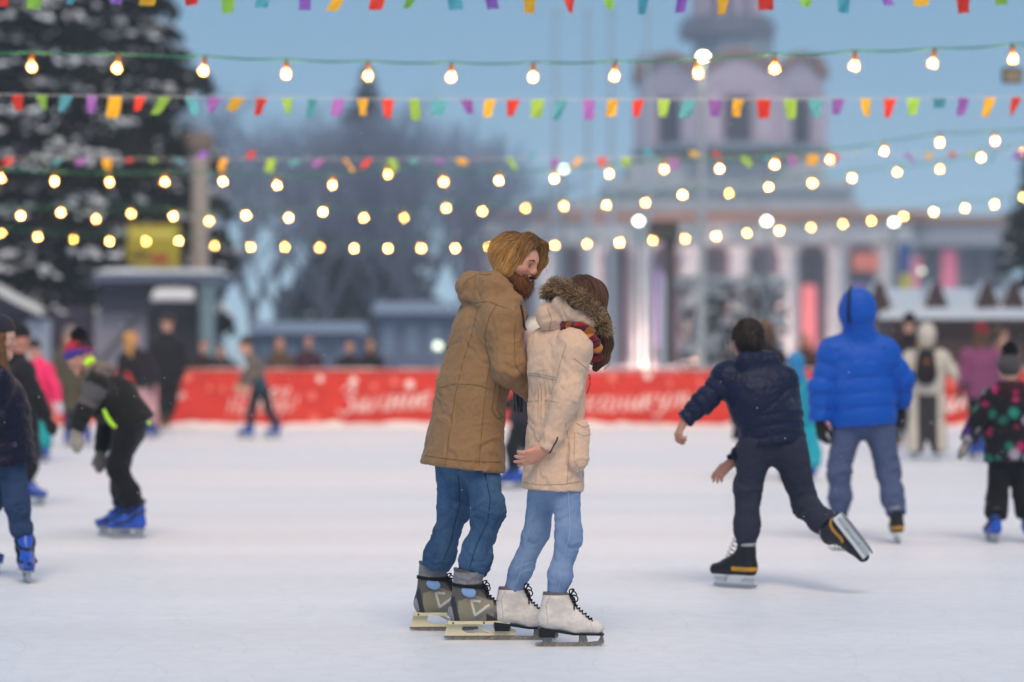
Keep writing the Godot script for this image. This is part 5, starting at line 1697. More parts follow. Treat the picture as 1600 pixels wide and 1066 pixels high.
	# woman behind the barrier with auburn hair
	make_person({"label": "auburn-haired woman facing the rink from behind the barrier, left of the blue jacket", "x": 1258, "d": 46.5, "face": 0, "cell": 0.022, "face_on": true, "head": [1258, 532, 0], "hair": "8a4a24", "hair_long": true, "hair_front": true, "hair_fall": 0.3, "neck": [1258, 545, 0], "pelvis": [1258, 602], "jacket": "4a2f28", "pants": "2a2a30", "shoe": "none",
		"arms": [[[1243, 556, 0], [1240, 578, 0], [1246, 592, 0.2]], [[1273, 556, 0], [1276, 578, 0], [1270, 592, 0.2]]], "legs": [[[1252, 606, 0], [1251, 635, 0], 1251, 0, 0], [[1265, 606, 0], [1266, 635, 0], 1266, 0, 0]]})
	# person behind the navy jacket
	make_person({"label": "brown-haired skater in long black coat almost hidden behind the navy puffer", "x": 1180, "d": 26.0, "face": 190, "cell": 0.017, "head": [1194, 520, 0], "hair": "5c4636", "hair_long": true, "hair_fall": 0.1, "neck": [1190, 541, 0], "pelvis": [1180, 640], "hem": [1174, 690], "jacket": "1a1a20", "torso": [0.21, 0.2, 0.22], "pants": "32343a",
		"arms": [[[1162, 560, 0], [1152, 600, 0], [1148, 640, 0]], [[1216, 560, 0], [1222, 600, 0], [1222, 640, 0]]], "legs": [[[1168, 660, 0], [1166, 700, 0], 1166, 185, 0], [[1190, 660, 0], [1190, 700, 0], 1186, 175, 0]]})
	# skater behind the couple
	make_person({"label": "child in cream bobble hat and dark clothes skating behind the couple", "x": 815, "d": 24.0, "face": 270, "cell": 0.015, "s": 0.95, "head": [838, 522, 0], "hat": "d8cdbc", "pompon": "e2dace", "hat_low": 0.01, "hair": "5a4032", "hair_long": true, "neck": [834, 544, 0], "pelvis": [816, 638], "hem": [812, 662], "jacket": "34303c", "pants": "1c1d26", "pants_mat": "cloth", "cuff": -0.02,
		"arms": [[[836, 566, 0.17], [834, 600, 0.2], [820, 625, 0.15]], [[832, 566, -0.17], [824, 600, -0.2], [806, 620, -0.15]]], "legs": [[[816, 650, 0.08], [800, 700, 0.1], 800, 262, 0.1], [[818, 650, -0.08], [826, 700, -0.1], 834, 262, -0.25]]})
	# left edge: navy coat woman
	make_person({"label": "brown-haired woman in long navy quilted coat and jeans cut off by left edge", "x": 18, "d": 14.4, "face": 80, "cell": 0.010, "head": [-6, 533, 0], "yaw": 105, "hair_front": true, "hair": "6b4a2e", "hair_long": true, "hair_fall": 0.27, "neck": [-12, 566, 0], "pelvis": [6, 680], "hem": [8, 728], "waist": [2, 655], "jacket": "10152a", "jacket_mat": "nylon", "quilt": 0.075, "quilt_amp": 0.009, "depth": 0.84, "torso": [0.19, 0.19, 0.225], "sleeve": [0.075, 0.066, 0.055], "pants": "2f486e", "leg": [0.095, 0.068, 0.052], "cuff": -0.1, "hat": "2c2a33", "hat_low": 0.05,
		"arms": [[[-4, 600, 0.17], [-14, 660, 0.22], [-24, 700, 0.2]], [[-4, 600, -0.17], [20, 650, -0.2], [34, 690, -0.1]]],
		"legs": [[[15, 708, 0.05], [27, 790, 0.08], 40, 18, 0.08], [[0, 708, -0.06], [-12, 780, -0.1], -36, 62, -0.4]]})
	# woman in black coat and beanie
	var beads := {"label": "woman in black coat and black beanie in profile near the left edge", "x": 36, "d": 21.5, "face": 75, "yaw": 80, "pitch": -6, "cell": 0.012, "face_on": true, "skin": "c08a78", "head": [27, 533, 0], "hat": "17171c", "hat_tall": 0.01, "hair": "a8875e", "hair_long": true, "hair_fall": 0.1, "neck": [25, 558, 0], "pelvis": [34, 670], "hem": [38, 720], "jacket": "17181f", "torso": [0.2, 0.19, 0.2], "sleeve": [0.078, 0.07, 0.06], "pants": "15161c", "pants_mat": "cloth",
		"arms": [[[38, 580, 0.12], [58, 622, 0.18], [72, 652, 0.2]], [[14, 585, -0.16], [22, 630, -0.2], [40, 650, -0.1]]],
		"legs": [[[42, 690, 0.08], [46, 730, 0.1], 42, 70, 0.1], [[28, 690, -0.08], [24, 730, -0.1], 8, 70, -0.3]]}
	make_person(beads)
	# girl in neon pink
	make_person({"label": "girl in neon pink jacket and wide teal trousers near the left edge", "x": 62, "d": 30.0, "face": 40, "yaw": 20, "cell": 0.017, "s": 0.92, "face_on": true, "head": [53, 549, 0], "hat": "1f2028", "neck": [58, 563, 0], "pelvis": [62, 625], "hem": [62, 640], "jacket": "f0336e", "jacket_mat": "nylon", "torso": [0.19, 0.18, 0.18], "pants": "1598a0", "pants_mat": "nylon", "leg": [0.12, 0.13, 0.14], "cuff": 0.02,
		"arms": [[[74, 578, 0.05], [86, 604, 0.1], [91, 628, 0.12], {"col": "d8d4e0"}], [[44, 578, -0.05], [38, 605, 0], [40, 628, 0.1], {"col": "d8d4e0"}]],
		"legs": [[[56, 640, 0], [54, 675, 0], 54, 20, 0], [[66, 640, 0], [65, 675, 0], 65, 40, 0.1]]})
	# olive coat
	make_person({"label": "long-haired woman in olive coat and grey hat, left of the bending boy", "x": 118, "d": 35.0, "face": 20, "yaw": -10, "cell": 0.019, "face_on": true, "head": [109, 527, 0], "hat": "77706c", "hair": "7a5a3c", "hair_long": true, "hair_front": true, "neck": [110, 544, 0], "pelvis": [116, 612], "hem": [117, 642], "jacket": "5c5644", "torso": [0.2, 0.19, 0.22], "pants": "2a3558",
		"arms": [[[92, 556, 0], [86, 584, 0], [92, 606, 0.15]], [[130, 556, 0], [136, 584, 0], [132, 606, 0.15]]], "legs": [[[110, 632, 0], [108, 662, 0], 106, 0, 0], [[126, 632, 0], [130, 662, 0], 136, 20, 0]]})
	bending_boy()
	# blond woman and the tall black figure by the barrier
	make_person({"label": "blond woman in black jacket and pale pink trousers by the barrier", "x": 225, "d": 38.0, "face": 160, "yaw": 130, "cell": 0.02, "head": [205, 532, 0], "hair": "b98c4e", "hair_long": true, "hair_fall": 0.24, "neck": [208, 547, 0], "pelvis": [226, 596], "hem": [227, 606], "waist": [220, 580], "jacket": "1d1c26", "pants": "e0b4bc", "leg": [0.11, 0.085, 0.075],
		"arms": [[[192, 560, 0], [188, 582, 0], [196, 602, 0.1]], [[226, 556, 0], [240, 580, 0], [238, 600, 0.1]]], "legs": [[[221, 606, 0], [224, 640, 0], 230, 150, 0.1], [[235, 606, 0], [238, 640, 0], 240, 160, -0.1]]})
	make_person({"label": "tall figure all in black standing against the barrier near the kiosk", "x": 258, "d": 41.5, "face": 200, "yaw": 230, "cell": 0.02, "s": 1.06, "head": [261, 505, 0], "hat": "2a272c", "neck": [262, 521, 0], "pelvis": [264, 594], "hem": [264, 602], "jacket": "1b191e", "torso": [0.23, 0.22, 0.21], "pants": "18171b", "shoe": "hockey",
		"arms": [[[238, 540, 0], [232, 566, 0], [236, 590, 0.1]], [[284, 540, 0], [288, 566, 0], [282, 590, 0.1]]], "legs": [[[256, 602, 0], [254, 636, 0], 254, 200, 0.1], [[273, 602, 0], [268, 636, 0], 262, 190, -0.1]]})
	# child in the middle distance
	make_person({"label": "child in grey and teal jacket gliding left in front of the red barrier", "x": 406, "d": 38.0, "face": 290, "yaw": 285, "cell": 0.017, "s": 0.93, "face_on": true, "head": [383, 541, 0.02], "hat": "26242c", "neck": [389, 556, 0], "pelvis": [406, 603], "hem": [408, 612], "waist": [402, 588], "jacket": "6f6864", "torso": [0.18, 0.165, 0.17], "pants": "28283a",
		"jacket_paint": func(p, _n, q): return lin("1f4f63") if q.y > 0.30 and q.z < 1.5 else lin("6f6864"),
		"arms": [[[396, 568, 0.14], [392, 590, 0.2], [384, 604, 0.25], {"col": "b98a76"}], [[398, 566, -0.14], [384, 586, -0.2], [374, 600, -0.1], {"col": "b98a76"}]],
		"legs": [[[401, 612, 0.05], [392, 645, 0.1], 388, 285, 0.1], [[413, 612, -0.05], [420, 642, -0.05], 430, 300, -0.1]]})
	# onlookers behind the barrier
	var n := 0
	for q in [[318, 552, "2b2022", "3a2a26", "dark-clad onlooker behind the barrier nearest the kiosk column"], [437, 548, "5a4a38", "8a6a48", "fair-haired onlooker in tan behind the gliding child's shoulder"], [546, 552, "241c22", "2a2024", "left one of the two dark onlookers behind the barrier's middle"], [578, 550, "1d181e", "2a2024", "right one of the two dark onlookers behind the barrier's middle"], [482, 545, "4a2838", "5a2a30", "onlooker in maroon behind the barrier, right of the gliding child"], [345, 560, "3a2c2c", "4a3630", "short onlooker behind the barrier right of the kiosk column"]]:
		var x: float = q[0]
		var y: float = q[1] - 10.0
		make_person({"label": q[4], "x": x, "d": 46.5 + n * 0.5, "face": 10, "cell": 0.024, "s": 0.97, "face_on": true, "head": [x, y, 0], "hair": q[3], "hair_long": n % 2 == 1, "neck": [x, y + 14, 0], "pelvis": [x, y + 66], "hem": [x, y + 74], "jacket": q[2], "pants": "25252c", "shoe": "none",
			"arms": [[[x - 15, y + 24, 0], [x - 19, y + 44, 0], [x - 13, y + 58, 0.15]], [[x + 15, y + 24, 0], [x + 19, y + 44, 0], [x + 13, y + 58, 0.15]]], "legs": [[[x - 7, y + 72, 0], [x - 7, y + 96, 0], x - 7, 0, 0], [[x + 7, y + 72, 0], [x + 7, y + 96, 0], x + 7, 0, 0]]})
		n += 1
func backpack(c: Dictionary):
	var p: Vector3 = J(c, [1447, 572, 0.2]) + c.base
	var t := thing("backpack", "small black backpack with a tan round badge on the white suit's back", "backpack", Vector3(p.x, p.y - 0.2, p.z))
	var f := Field.new()
	var z := Vector3(0, 0, 1)
	f.cap(Vector3(0, 0.1, 0), Vector3(0, 0.32, 0), 0.145, 0.11, {"u": z, "s": 0.55, "k": 0.04})
	f.cap(Vector3(0, 0.08, 0.06), Vector3(0, 0.17, 0.06), 0.1, 0.09, {"u": z, "s": 0.4, "k": 0.02})
	var b := Mb.new()
	f.net(b, 0.012, null, null, lin("1f1c1f"))
	part("bag", b, mats.nylon, t)
	var s := Mb.new()
	for k in [-1, 1]: s.tube([Vector3(k * 0.07, 0.4, 0.03), Vector3(k * 0.12, 0.47, -0.05), Vector3(k * 0.14, 0.4, -0.14)], [0.02, 0.02, 0.02], 6, lin("1f1c1f"))
	s.tube([Vector3(-0.03, 0.43, 0.03), Vector3(0, 0.47, 0.04), Vector3(0.03, 0.43, 0.03)], [0.01, 0.01, 0.01], 6, lin("1f1c1f"))
	part("straps", s, mats.nylon, t)
	var e := Mb.new()
	e.ball(Transform3D(Basis.from_scale(Vector3(0.035, 0.035, 0.012)), Vector3(0.0, 0.25, 0.075)), 12, 8, lin("8a5a30"))
	part("badge", e, mats.leather, t)
func bending_boy():
	var lime := lin("b4f01e"); var black := lin("17171b"); var grey := lin("5d5a5c")
	var c := {"label": "boy in black and grey jacket with lime trim bending forward, multicoloured bobble hat", "x": 195, "d": 17.7, "face": 262, "yaw": 258, "pitch": -28, "s": 0.93, "cell": 0.0095, "face_on": true, "skin": "c48f7c",
		"head": [126, 561, 0.03], "hat": "2c2448", "hat_low": 0.02, "pompon": "15151c", "pompon_at": Vector3(-0.01, 0.16, -0.07), "neck": [148, 578, 0], "pelvis": [203, 664], "hem": [214, 668], "waist": [184, 626], "jacket": "17171b", "hood_down": true, "torso": [0.185, 0.18, 0.19], "sleeve": [0.08, 0.07, 0.062], "depth": 0.8, "pants": "121216", "pants_mat": "cloth", "leg": [0.105, 0.082, 0.085], "cuff": -0.07,
		"arms": [[[150, 604, 0.17], [128, 648, 0.24], [119, 672, 0.28], {"col": "9a9288", "dir": Vector3(0.05, -1, 0)}], [[154, 604, -0.15], [166, 660, -0.2], [158, 704, -0.15], {"col": "6a6460", "dir": Vector3(-0.1, -1, 0)}]],
		"legs": [[[198, 672, 0.08], [182, 728, 0.1], 208, 270, 0.08], [[206, 672, -0.08], [186, 722, -0.1], 188, 268, -0.15]]}
	c.hat_paint = func(p, n, _w):
		if n.y > 0.2 and n.x > -0.2: return lin("17161f")
		return lin("c02a34") if n.y > 0.1 else lin("4a3f96")
	c.jacket_paint = func(p, n, w):
		if w.z > 2.5 and w.z < 3.5 and w.y < 0.17: return grey
		if w.z > 3.5: return lin("77706c") if n.y > -0.2 else black
		return black
	make_person(c)
	var m := Mb.new()
	var pts := [J(c, [162, 640, 0.26]), J(c, [167, 652, 0.27]), J(c, [174, 662, 0.27]), J(c, [181, 668, 0.26])]
	m.tube(pts, [0.012, 0.016, 0.016, 0.01], 6, lime)
	part("lime_piping", m, mats.plastic, c.t)
	m = Mb.new()
	m.tube([J(c, [133, 570, 0.2]), J(c, [140, 564, 0.2]), J(c, [145, 562, 0.14])], [0.02, 0.03, 0.02], 8, lime)
	part("lime_collar", m, mats.plastic, c.t)
	m = Mb.new()
	m.tube([J(c, [231, 658, 0.1]), J(c, [234, 664, 0.1])], [0.014, 0.01], 6, lime)
	part("lime_tab", m, mats.plastic, c.t)

# ---------- the couple ----------
func cast(f: Field, c: Dictionary, px: float, py: float, move = null, lift := 0.0) -> Vector3:     # where a line of sight meets a garment
	var o := Vector3(0, EYE, 0) - (c.base as Vector3)
	var dir := (at(px, py, c.d) - Vector3(0, EYE, 0)).normalized()
	var ids := f.all()
	var s: float = c.d - 0.9
	for k in 60:
		var q := f.ev(o + dir * s, ids)
		if q < 0.0008: break
		s += q * 0.7
		if s > c.d + 1.0: break
	var p := o + dir * s
	var n := f.grad(p, ids)
	return p + n * ((move.call(p, n, f.nearest(p)) if move != null else 0.0) + lift)
func seam(mb: Mb, f: Field, c: Dictionary, move, pts: Array, rad: float, col: Color, lift := 0.0, per := 6):
	var line := []
	var rr := []
	for k in pts.size() - 1:
		for s in per:
			var u := float(s) / per
			line.append(cast(f, c, lerpf(pts[k][0], pts[k + 1][0], u), lerpf(pts[k][1], pts[k + 1][1], u), move, lift)); rr.append(rad)
	line.append(cast(f, c, pts[-1][0], pts[-1][1], move, lift)); rr.append(rad)
	mb.tube(line, rr, 5, col)
func near_seg(p: Vector2, a: Vector2, b: Vector2) -> float:
	var h := clampf((p - a).dot(b - a) / (b - a).length_squared(), 0, 1)
	return (p - a - (b - a) * h).length()
func lace_rows(f: Field, mb: Mb, rows: int, a: Vector2, b: Vector2, half: float, rad: float, col: Color, bend := 0.0):
	var ids := f.all()
	var pt := func(u, z):
		var q := a.lerp(b, u) + Vector2(-0.02, -0.014) * (bend * sin(PI * u))
		var p := Vector3(q.x, q.y, z)
		for k in 5: p -= f.grad(p, ids) * (f.ev(p, ids) - rad * 0.9)
		return p
	for k in rows:
		var u := float(k) / rows
		var w := 1.0 / rows
		for sd in [-1.0, 1.0]:
			var line := []
			var rr := []
			for s in 7:
				var v := s / 6.0
				line.append(pt.call(u + w * v * 0.9, sd * half * (1.0 - 2.0 * v)) + Vector3(0.002, 0.002, 0) * sd * sin(PI * v)); rr.append(rad)
			mb.tube(line, rr, 5, col)
func bow(mb: Mb, o: Vector3, size: float, rad: float, col: Color):
	for q in [[Vector3(0.1, 0.75, 0.5), 1.0], [Vector3(0.5, 0.3, -0.6), 0.9], [Vector3(0.55, -0.15, 0.5), 0.8]]:
		var d: Vector3 = q[0].normalized()
		var side := d.cross(Vector3(0.3, 0.2, 1.0)).normalized()
		var line := []; var rr := []
		for k in 11:
			var u := k / 10.0
			line.append(o + d * sin(PI * u) * size * q[1] + side * sin(TAU * u) * size * 0.22 - Vector3(0, 0.25 * size * sin(PI * u) * sin(PI * u), 0)); rr.append(rad)
		mb.tube(line, rr, 5, col)
	for q in [Vector3(0.35, -1.0, 0.35), Vector3(0.5, -0.75, -0.1), Vector3(0.2, 0.6, 0.2)]:
		mb.tube([o, o + q * size * 0.45 + Vector3(0.006, 0.006, 0), o + q * size * 0.85, o + q * size * 1.1 - Vector3(0.004, 0.006, 0)], [rad, rad, rad, rad * 1.2], 5, col)
func couple_skates():
	var I := Transform3D.IDENTITY
	var z := Vector3(0, 0, 1)
	# grey recreational skate on a cream holder
	var f := Field.new()
	f.cap(Vector3(-0.052, 0.132, 0), Vector3(0.06, 0.128, 0), 0.046, 0.045, {"u": z, "s": 0.9, "k": 0.03})
	f.cap(Vector3(0.06, 0.128, 0), Vector3(0.165, 0.120, 0), 0.046, 0.038, {"u": z, "s": 0.999, "k": 0.03})
	f.cap(Vector3(-0.048, 0.14, 0), Vector3(-0.026, 0.26, 0), 0.053, 0.060, {"u": z, "s": 0.88, "k": 0.04})
	f.cap(Vector3(-0.020, 0.252, 0), Vector3(-0.008, 0.330, 0), 0.062, 0.074, {"u": z, "s": 0.9, "flat": 1, "k": 0.012})
	f.cap(Vector3(0.01, 0.24, 0), Vector3(0.09, 0.15, 0), 0.040, 0.036, {"u": z, "s": 0.85, "k": 0.045})
	f.planes.append([Vector3(0, 0.092, 0), Vector3(0, -1, 0)])
	var b := Mb.new()
	var cuff := lin("77777c"); var up := lin("57534f"); var olive := lin("7f7b68"); var dk := lin("303136"); var silver := lin("b9b6b2"); var toe := lin("6d6b66")
	f.net(b, 0.0032, func(p, _n, w):
		var q := Vector2(p.x, p.y)
		if p.y > 0.268: return cuff if p.y < 0.323 else lin("4c4c50")
		if minf(near_seg(q, Vector2(0.0, 0.19), Vector2(0.018, 0.122)), minf(near_seg(q, Vector2(0.018, 0.122), Vector2(0.082, 0.168)), near_seg(q, Vector2(0.0, 0.19), Vector2(0.04, 0.186)))) < 0.0055: return silver
		if near_seg(q, Vector2(-0.088, 0.2), Vector2(-0.065, 0.095)) < 0.012: return dk
		if p.x < -0.08 and p.y < 0.16: return lin("8a898c")
		if p.y < 0.112 + 0.02 * sin(p.x * 30.0) and p.x > 0.07: return dk
		if near_seg(q, Vector2(0.03, 0.11), Vector2(0.12, 0.155)) < 0.012: return toe
		if p.y < 0.202 + 0.012 * sin(p.x * 40.0 + 1.0) and p.x > -0.062 and p.x < 0.105: return olive
		if near_seg(q, Vector2(0.04, 0.265), Vector2(0.15, 0.155)) < 0.02: return lin("3c3b40")
		if p.y > 0.255 and p.x > -0.06 and p.x < -0.03: return silver
		return up
	, func(p, _n, _w): return 0.004 * sin(p.y * 150.0 + 4.0 * noise.get_noise_3d(p.x * 20, p.y * 9, p.z * 20)) * smoothstep(0.262, 0.275, p.y) * 0.5)
	var pans := []
	for s in [-1, 1]:
		var pan := Mb.new()
		var c := Vector3(-0.012, 0.232, s * 0.2)
		for k in 20: c.z -= s * maxf(0.0, f.ev(c, f.all())) * 0.8
		pan.ball(Transform3D(Basis(z, -0.35) * Basis.from_scale(Vector3(0.036, 0.025, 0.005)), c), 16, 10)
		pans.append(pan.commit())
	var lc := Mb.new()
	lace_rows(f, lc, 7, Vector2(0.062, 0.262), Vector2(0.150, 0.168), 0.022, 0.0032, lin("131216"), 1.0)
	for t2 in [0.262, 0.254]:
		var line := []; var rr := []
		for k in 17:
			var a := TAU * k / 16.0
			var p := Vector3(-0.02 + cos(a) * 0.12, t2 - cos(a) * 0.006, sin(a) * 0.12)
			for it in 14: p -= Vector3(cos(a), 0, sin(a)) * maxf(-0.02, f.ev(p, f.all()) - 0.003) * 0.8
			line.append(p); rr.append(0.0048)
		lc.tube(line, rr, 5, lin("18161a"))
	bow(lc, Vector3(0.062, 0.258, 0.015), 0.045, 0.0032, lin("131216"))
	var h := Mb.new()
	var cream := lin("d3c8a6")
	h.slab(I, PackedVector2Array([Vector2(-0.107, 0.093), Vector2(-0.112, 0.078), Vector2(0.182, 0.078), Vector2(0.188, 0.093)]), -0.036, 0.036, cream)
	h.slab(I, PackedVector2Array([Vector2(-0.108, 0.078), Vector2(-0.125, 0.028), Vector2(-0.125, 0.022), Vector2(0.205, 0.022), Vector2(0.212, 0.042), Vector2(0.195, 0.05), Vector2(0.17, 0.034), Vector2(-0.02, 0.034), Vector2(-0.045, 0.05), Vector2(-0.035, 0.078)]), -0.014, 0.014, cream)
	h.slab(I, PackedVector2Array([Vector2(0.01, 0.0775), Vector2(0.085, 0.0345), Vector2(0.105, 0.0345), Vector2(0.035, 0.0775)]), -0.0125, 0.0125, cream)
	h.slab(I, PackedVector2Array([Vector2(0.10, 0.0775), Vector2(0.112, 0.0345), Vector2(0.172, 0.0345), Vector2(0.192, 0.05), Vector2(0.178, 0.0775)]), -0.0132, 0.0132, cream)
	var bl := Mb.new()
	bl.slab(I, blade_poly(-0.125, 0.205, 0.0, 0.0218, 0.008), -0.002, 0.002)
	var rv := Mb.new()
	for x in [-0.085, 0.06]: rv.ball(Transform3D(Basis.from_scale(Vector3(0.005, 0.005, 0.003)), Vector3(x, 0.084, 0.036)), 8, 6, lin("5a4a30"))
	skate_meshes.grey = [["skate", b.commit(), mats.leather], ["blue_panel", pans[0], mat("blue_panel", "7d9ccb", 0.25)], ["blue_panel", pans[1], mats.blue_panel], ["laces", lc.commit(), mats.lace], ["blade_holder", h.commit(), mats.plastic], ["rivets", rv.commit(), mats.plastic], ["blade", bl.commit(), mats.rusty_steel]]
	# white figure skate
	f = Field.new()
	f.cap(Vector3(-0.060, 0.128, 0), Vector3(0.07, 0.102, 0), 0.043, 0.042, {"u": z, "s": 0.86, "k": 0.03})
	f.cap(Vector3(0.07, 0.102, 0), Vector3(0.172, 0.088, 0), 0.042, 0.034, {"u": z, "s": 0.999, "k": 0.03})
	f.cap(Vector3(-0.052, 0.14, 0), Vector3(-0.030, 0.252, 0), 0.050, 0.055, {"u": z, "s": 0.88, "flat": 1, "k": 0.04})
	f.cap(Vector3(-0.004, 0.222, 0), Vector3(0.075, 0.135, 0), 0.042, 0.036, {"u": z, "s": 0.85, "k": 0.05})
	f.planes.append([Vector3(-0.1, 0.088, 0), Vector3(-0.15, -0.989, 0)])
	f.planes.append([Vector3(0, 0.058, 0), Vector3(0, -1, 0)])
	b = Mb.new()
	var wht := lin("d9d1c9")
	f.net(b, 0.0032, func(p, _n, _w):
		var q := Vector2(p.x, p.y)
		if minf(near_seg(q, Vector2(-0.05, 0.25), Vector2(-0.072, 0.2)), near_seg(q, Vector2(-0.072, 0.2), Vector2(-0.062, 0.11))) < 0.0018: return lin("a89f98")
		if near_seg(q, Vector2(0.14, 0.125), Vector2(0.155, 0.06)) < 0.0016: return lin("b5aca5")
		if p.y > 0.247: return lin("5a5558")
		return wht * (0.9 + 0.14 * noise.get_noise_3d(p.x * 22.0, p.y * 22.0, p.z * 22.0))
	, func(p, _n, _w): return 0.0022 * noise.get_noise_3d(p.x * 22.0, p.y * 34.0, p.z * 22.0))
	lc = Mb.new()
	lace_rows(f, lc, 9, Vector2(0.050, 0.252), Vector2(0.152, 0.118), 0.021, 0.0031, lin("121114"), 1.0)
	bow(lc, Vector3(0.046, 0.245, 0.014), 0.055, 0.0034, lin("121114"))
	var so := Mb.new()
	so.slab(I, PackedVector2Array([Vector2(-0.108, 0.090), Vector2(-0.103, 0.046), Vector2(-0.032, 0.046), Vector2(-0.026, 0.070), Vector2(0.06, 0.056), Vector2(0.20, 0.053), Vector2(0.207, 0.061), Vector2(0.06, 0.066), Vector2(-0.026, 0.080)]), -0.035, 0.035, lin("151417"))
	bl = Mb.new()
	bl.slab(I, PackedVector2Array([Vector2(-0.125, 0.008), Vector2(-0.11, 0.0), Vector2(0.15, 0.0), Vector2(0.185, 0.007), Vector2(0.19, 0.001), Vector2(0.197, 0.012), Vector2(0.203, 0.008), Vector2(0.208, 0.022), Vector2(0.202, 0.052), Vector2(0.192, 0.052), Vector2(0.18, 0.026), Vector2(0.13, 0.02), Vector2(0.122, 0.054), Vector2(0.088, 0.056), Vector2(0.085, 0.02), Vector2(-0.036, 0.02), Vector2(-0.045, 0.0458), Vector2(-0.088, 0.0458), Vector2(-0.086, 0.02), Vector2(-0.118, 0.018)]), -0.0022, 0.0022)
	skate_meshes.figure = [["figure_skate", b.commit(), mats.leather], ["laces", lc.commit(), mats.lace], ["sole_and_heel", so.commit(), mats.leather], ["blade", bl.commit(), mats.rusty_steel]]
	skate_meshes.erase("none")

func man():
	var c := {"label": "bearded man with long fair hair in a long tan hooded coat, smiling at the woman", "x": 725, "d": 11.6, "face": 128, "cell": 0.0075, "face_cell": 0.0034, "skin": "dca086", "smile": 1.0,
		"head": [806, 411, 0.03], "yaw": 63, "pitch": -13, "neck": [786, 472, 0.0], "pelvis": [733, 695, 0.0], "hem": [723, 731, 0.0], "waist": [736, 612, 0.0], "jacket_mat": "canvas", "pants_mat": "worn_denim", "jacket": "94714f", "torso": [0.200, 0.187, 0.236], "sleeve": [0.088, 0.079, 0.060], "depth": 0.78, "collar": 0.02,
		"pants": "38587c", "pants_paint": func(p, _n, w): return lin("2d4c70").lerp(lin("5b7ea4"), clampf(0.35 + 0.45 * noise.get_noise_3d(p.x * 5.0, p.y * 2.0, p.z * 5.0) - 0.35 * smoothstep(0.3, 0.9, w.y), 0.0, 1.0)), "leg": [0.097, 0.070, 0.063], "cuff": -0.135, "shoe": "grey", "brow": "4a2e18",
		"arms": [[[784, 500, 0.14], [797, 574, 0.20], [836, 612, 0.10], {"kind": "bare", "curl": 0.5}], [[750, 492, -0.15], [792, 560, -0.28], [836, 598, -0.22], {"kind": "bare", "curl": 0.5}]],
		"legs": [[[746, 700, 0.045], [764, 798, 0.15], 736, 92, 0.18], [[708, 700, -0.06], [709, 795, -0.09], 681, 92, -0.19]]}
	c.jacket_extra = func(f, c2):
		# thrown-back hood: a soft sack behind the neck, its rim running round to the collar
		f.cap(J(c2, [741, 452, -0.04]), J(c2, [772, 450, 0.07]), 0.088, 0.080, {"k": 0.02, "t": 4})
		f.cap(J(c2, [772, 450, 0.07]), J(c2, [800, 470, 0.12]), 0.068, 0.042, {"k": 0.03, "t": 4})
		f.cap(J(c2, [738, 462, -0.02]), J(c2, [765, 470, 0.12]), 0.05, 0.04, {"k": 0.035, "t": 4})
		f.cap(J(c2, [800, 470, 0.12]), J(c2, [818, 492, 0.08]), 0.034, 0.026, {"k": 0.03, "t": 4})
		f.cap(J(c2, [797, 448, 0.02]), J(c2, [788, 425, 0.02]), 0.06, 0.062, {"k": 0.02, "cut": true})
	c.jacket_move = func(p, n, w):
		var g := fold(p, 4.0, 0.007) + fold(p + Vector3(3, 1, 2), 11.0, 0.0018)
		if w.z > 2.5 and w.z < 3.5: g += creases(w.y, p, 42.0, 0.008) * smoothstep(0.08, 0.2, w.y)
		if w.z > 3.5: g += 0.004 * sin(p.y * 60.0 + 5.0 * noise.get_noise_3d(p.x * 6, p.y * 4, p.z * 6))
		return g
	var t := make_person(c)
	var jf: Field = c.jf
	var sm := Mb.new()
	var br := lin("6e4f31")
	for q in [[[748, 478], [738, 520], [722, 570], [711, 620], [702, 680], [696, 727]], [[776, 476], [764, 496], [758, 522], [760, 548], [768, 568]], [[686, 606], [712, 600], [745, 602], [765, 608]], [[764, 575], [757, 625], [752, 680], [749, 728]],
		[[664, 712], [690, 716], [725, 720], [760, 722], [784, 722]], [[806, 505], [803, 540], [806, 570], [818, 590]], [[724, 446], [745, 428], [768, 430]], [[716, 466], [735, 474], [765, 472], [792, 482]], [[774, 600], [768, 640], [778, 655], [788, 650]], [[782, 602], [776, 640], [783, 650]]]:
		seam(sm, jf, c, c.move, q, 0.0011, br, 0.0006)
	part("seams", sm, mats.cloth, t, true)
	# zip edge and dark collar lining
	var zp := Mb.new()
	seam(zp, jf, c, c.move, [[812, 478], [817, 492], [820, 515]], 0.006, lin("2a2426"), 0.002)
	part("collar_lining", zp, mats.knit, t)
	# fringe of his dark scarf below the sleeve
	var fr := Mb.new()
	var rs := RandomNumberGenerator.new(); rs.seed = 4
	for k in 22:
		var p := J(c, [803 + k * 0.55, 608 + rs.randf() * 4, -0.02 + rs.randf() * 0.05])
		fr.tube([p, p + Vector3(0.004, -0.05, 0.0), p + Vector3(rs.randf_range(-0.01, 0.014), -0.1, 0.0)], [0.004, 0.004, 0.002], 4, lin("2b2a30").lerp(lin("8d8a8a"), pow(rs.randf(), 2.0)))
	fr.box(Transform3D(Basis(), J(c, [809, 600, 0.0])), Vector3(0.05, 0.06, 0.02), lin("2b2a30"), 0.006)
	part("scarf_fringe", fr, mats.knit, t)
	# jeans: seams
	var js := Mb.new()
	for q in [[[757, 735], [766, 780], [762, 815], [745, 850], [734, 886]], [[716, 735], [718, 790], [706, 840], [694, 876]]]:
		seam(js, c.tf, c, func(p, _n, w): return creases(w.y, p, 34.0, 0.007) * (1.0 if w.y > 0.25 else 0.4) + fold(p, 5.0, 0.006), q, 0.0022, lin("24405e"), 0.0)
	part("trouser_seam", js, mats.denim, t, true)
	# face
	var X: Transform3D = c.X
	face_parts(t, X, lin("4d2f18"), lin("dca086"), 0.3)
	var th := Mb.new()
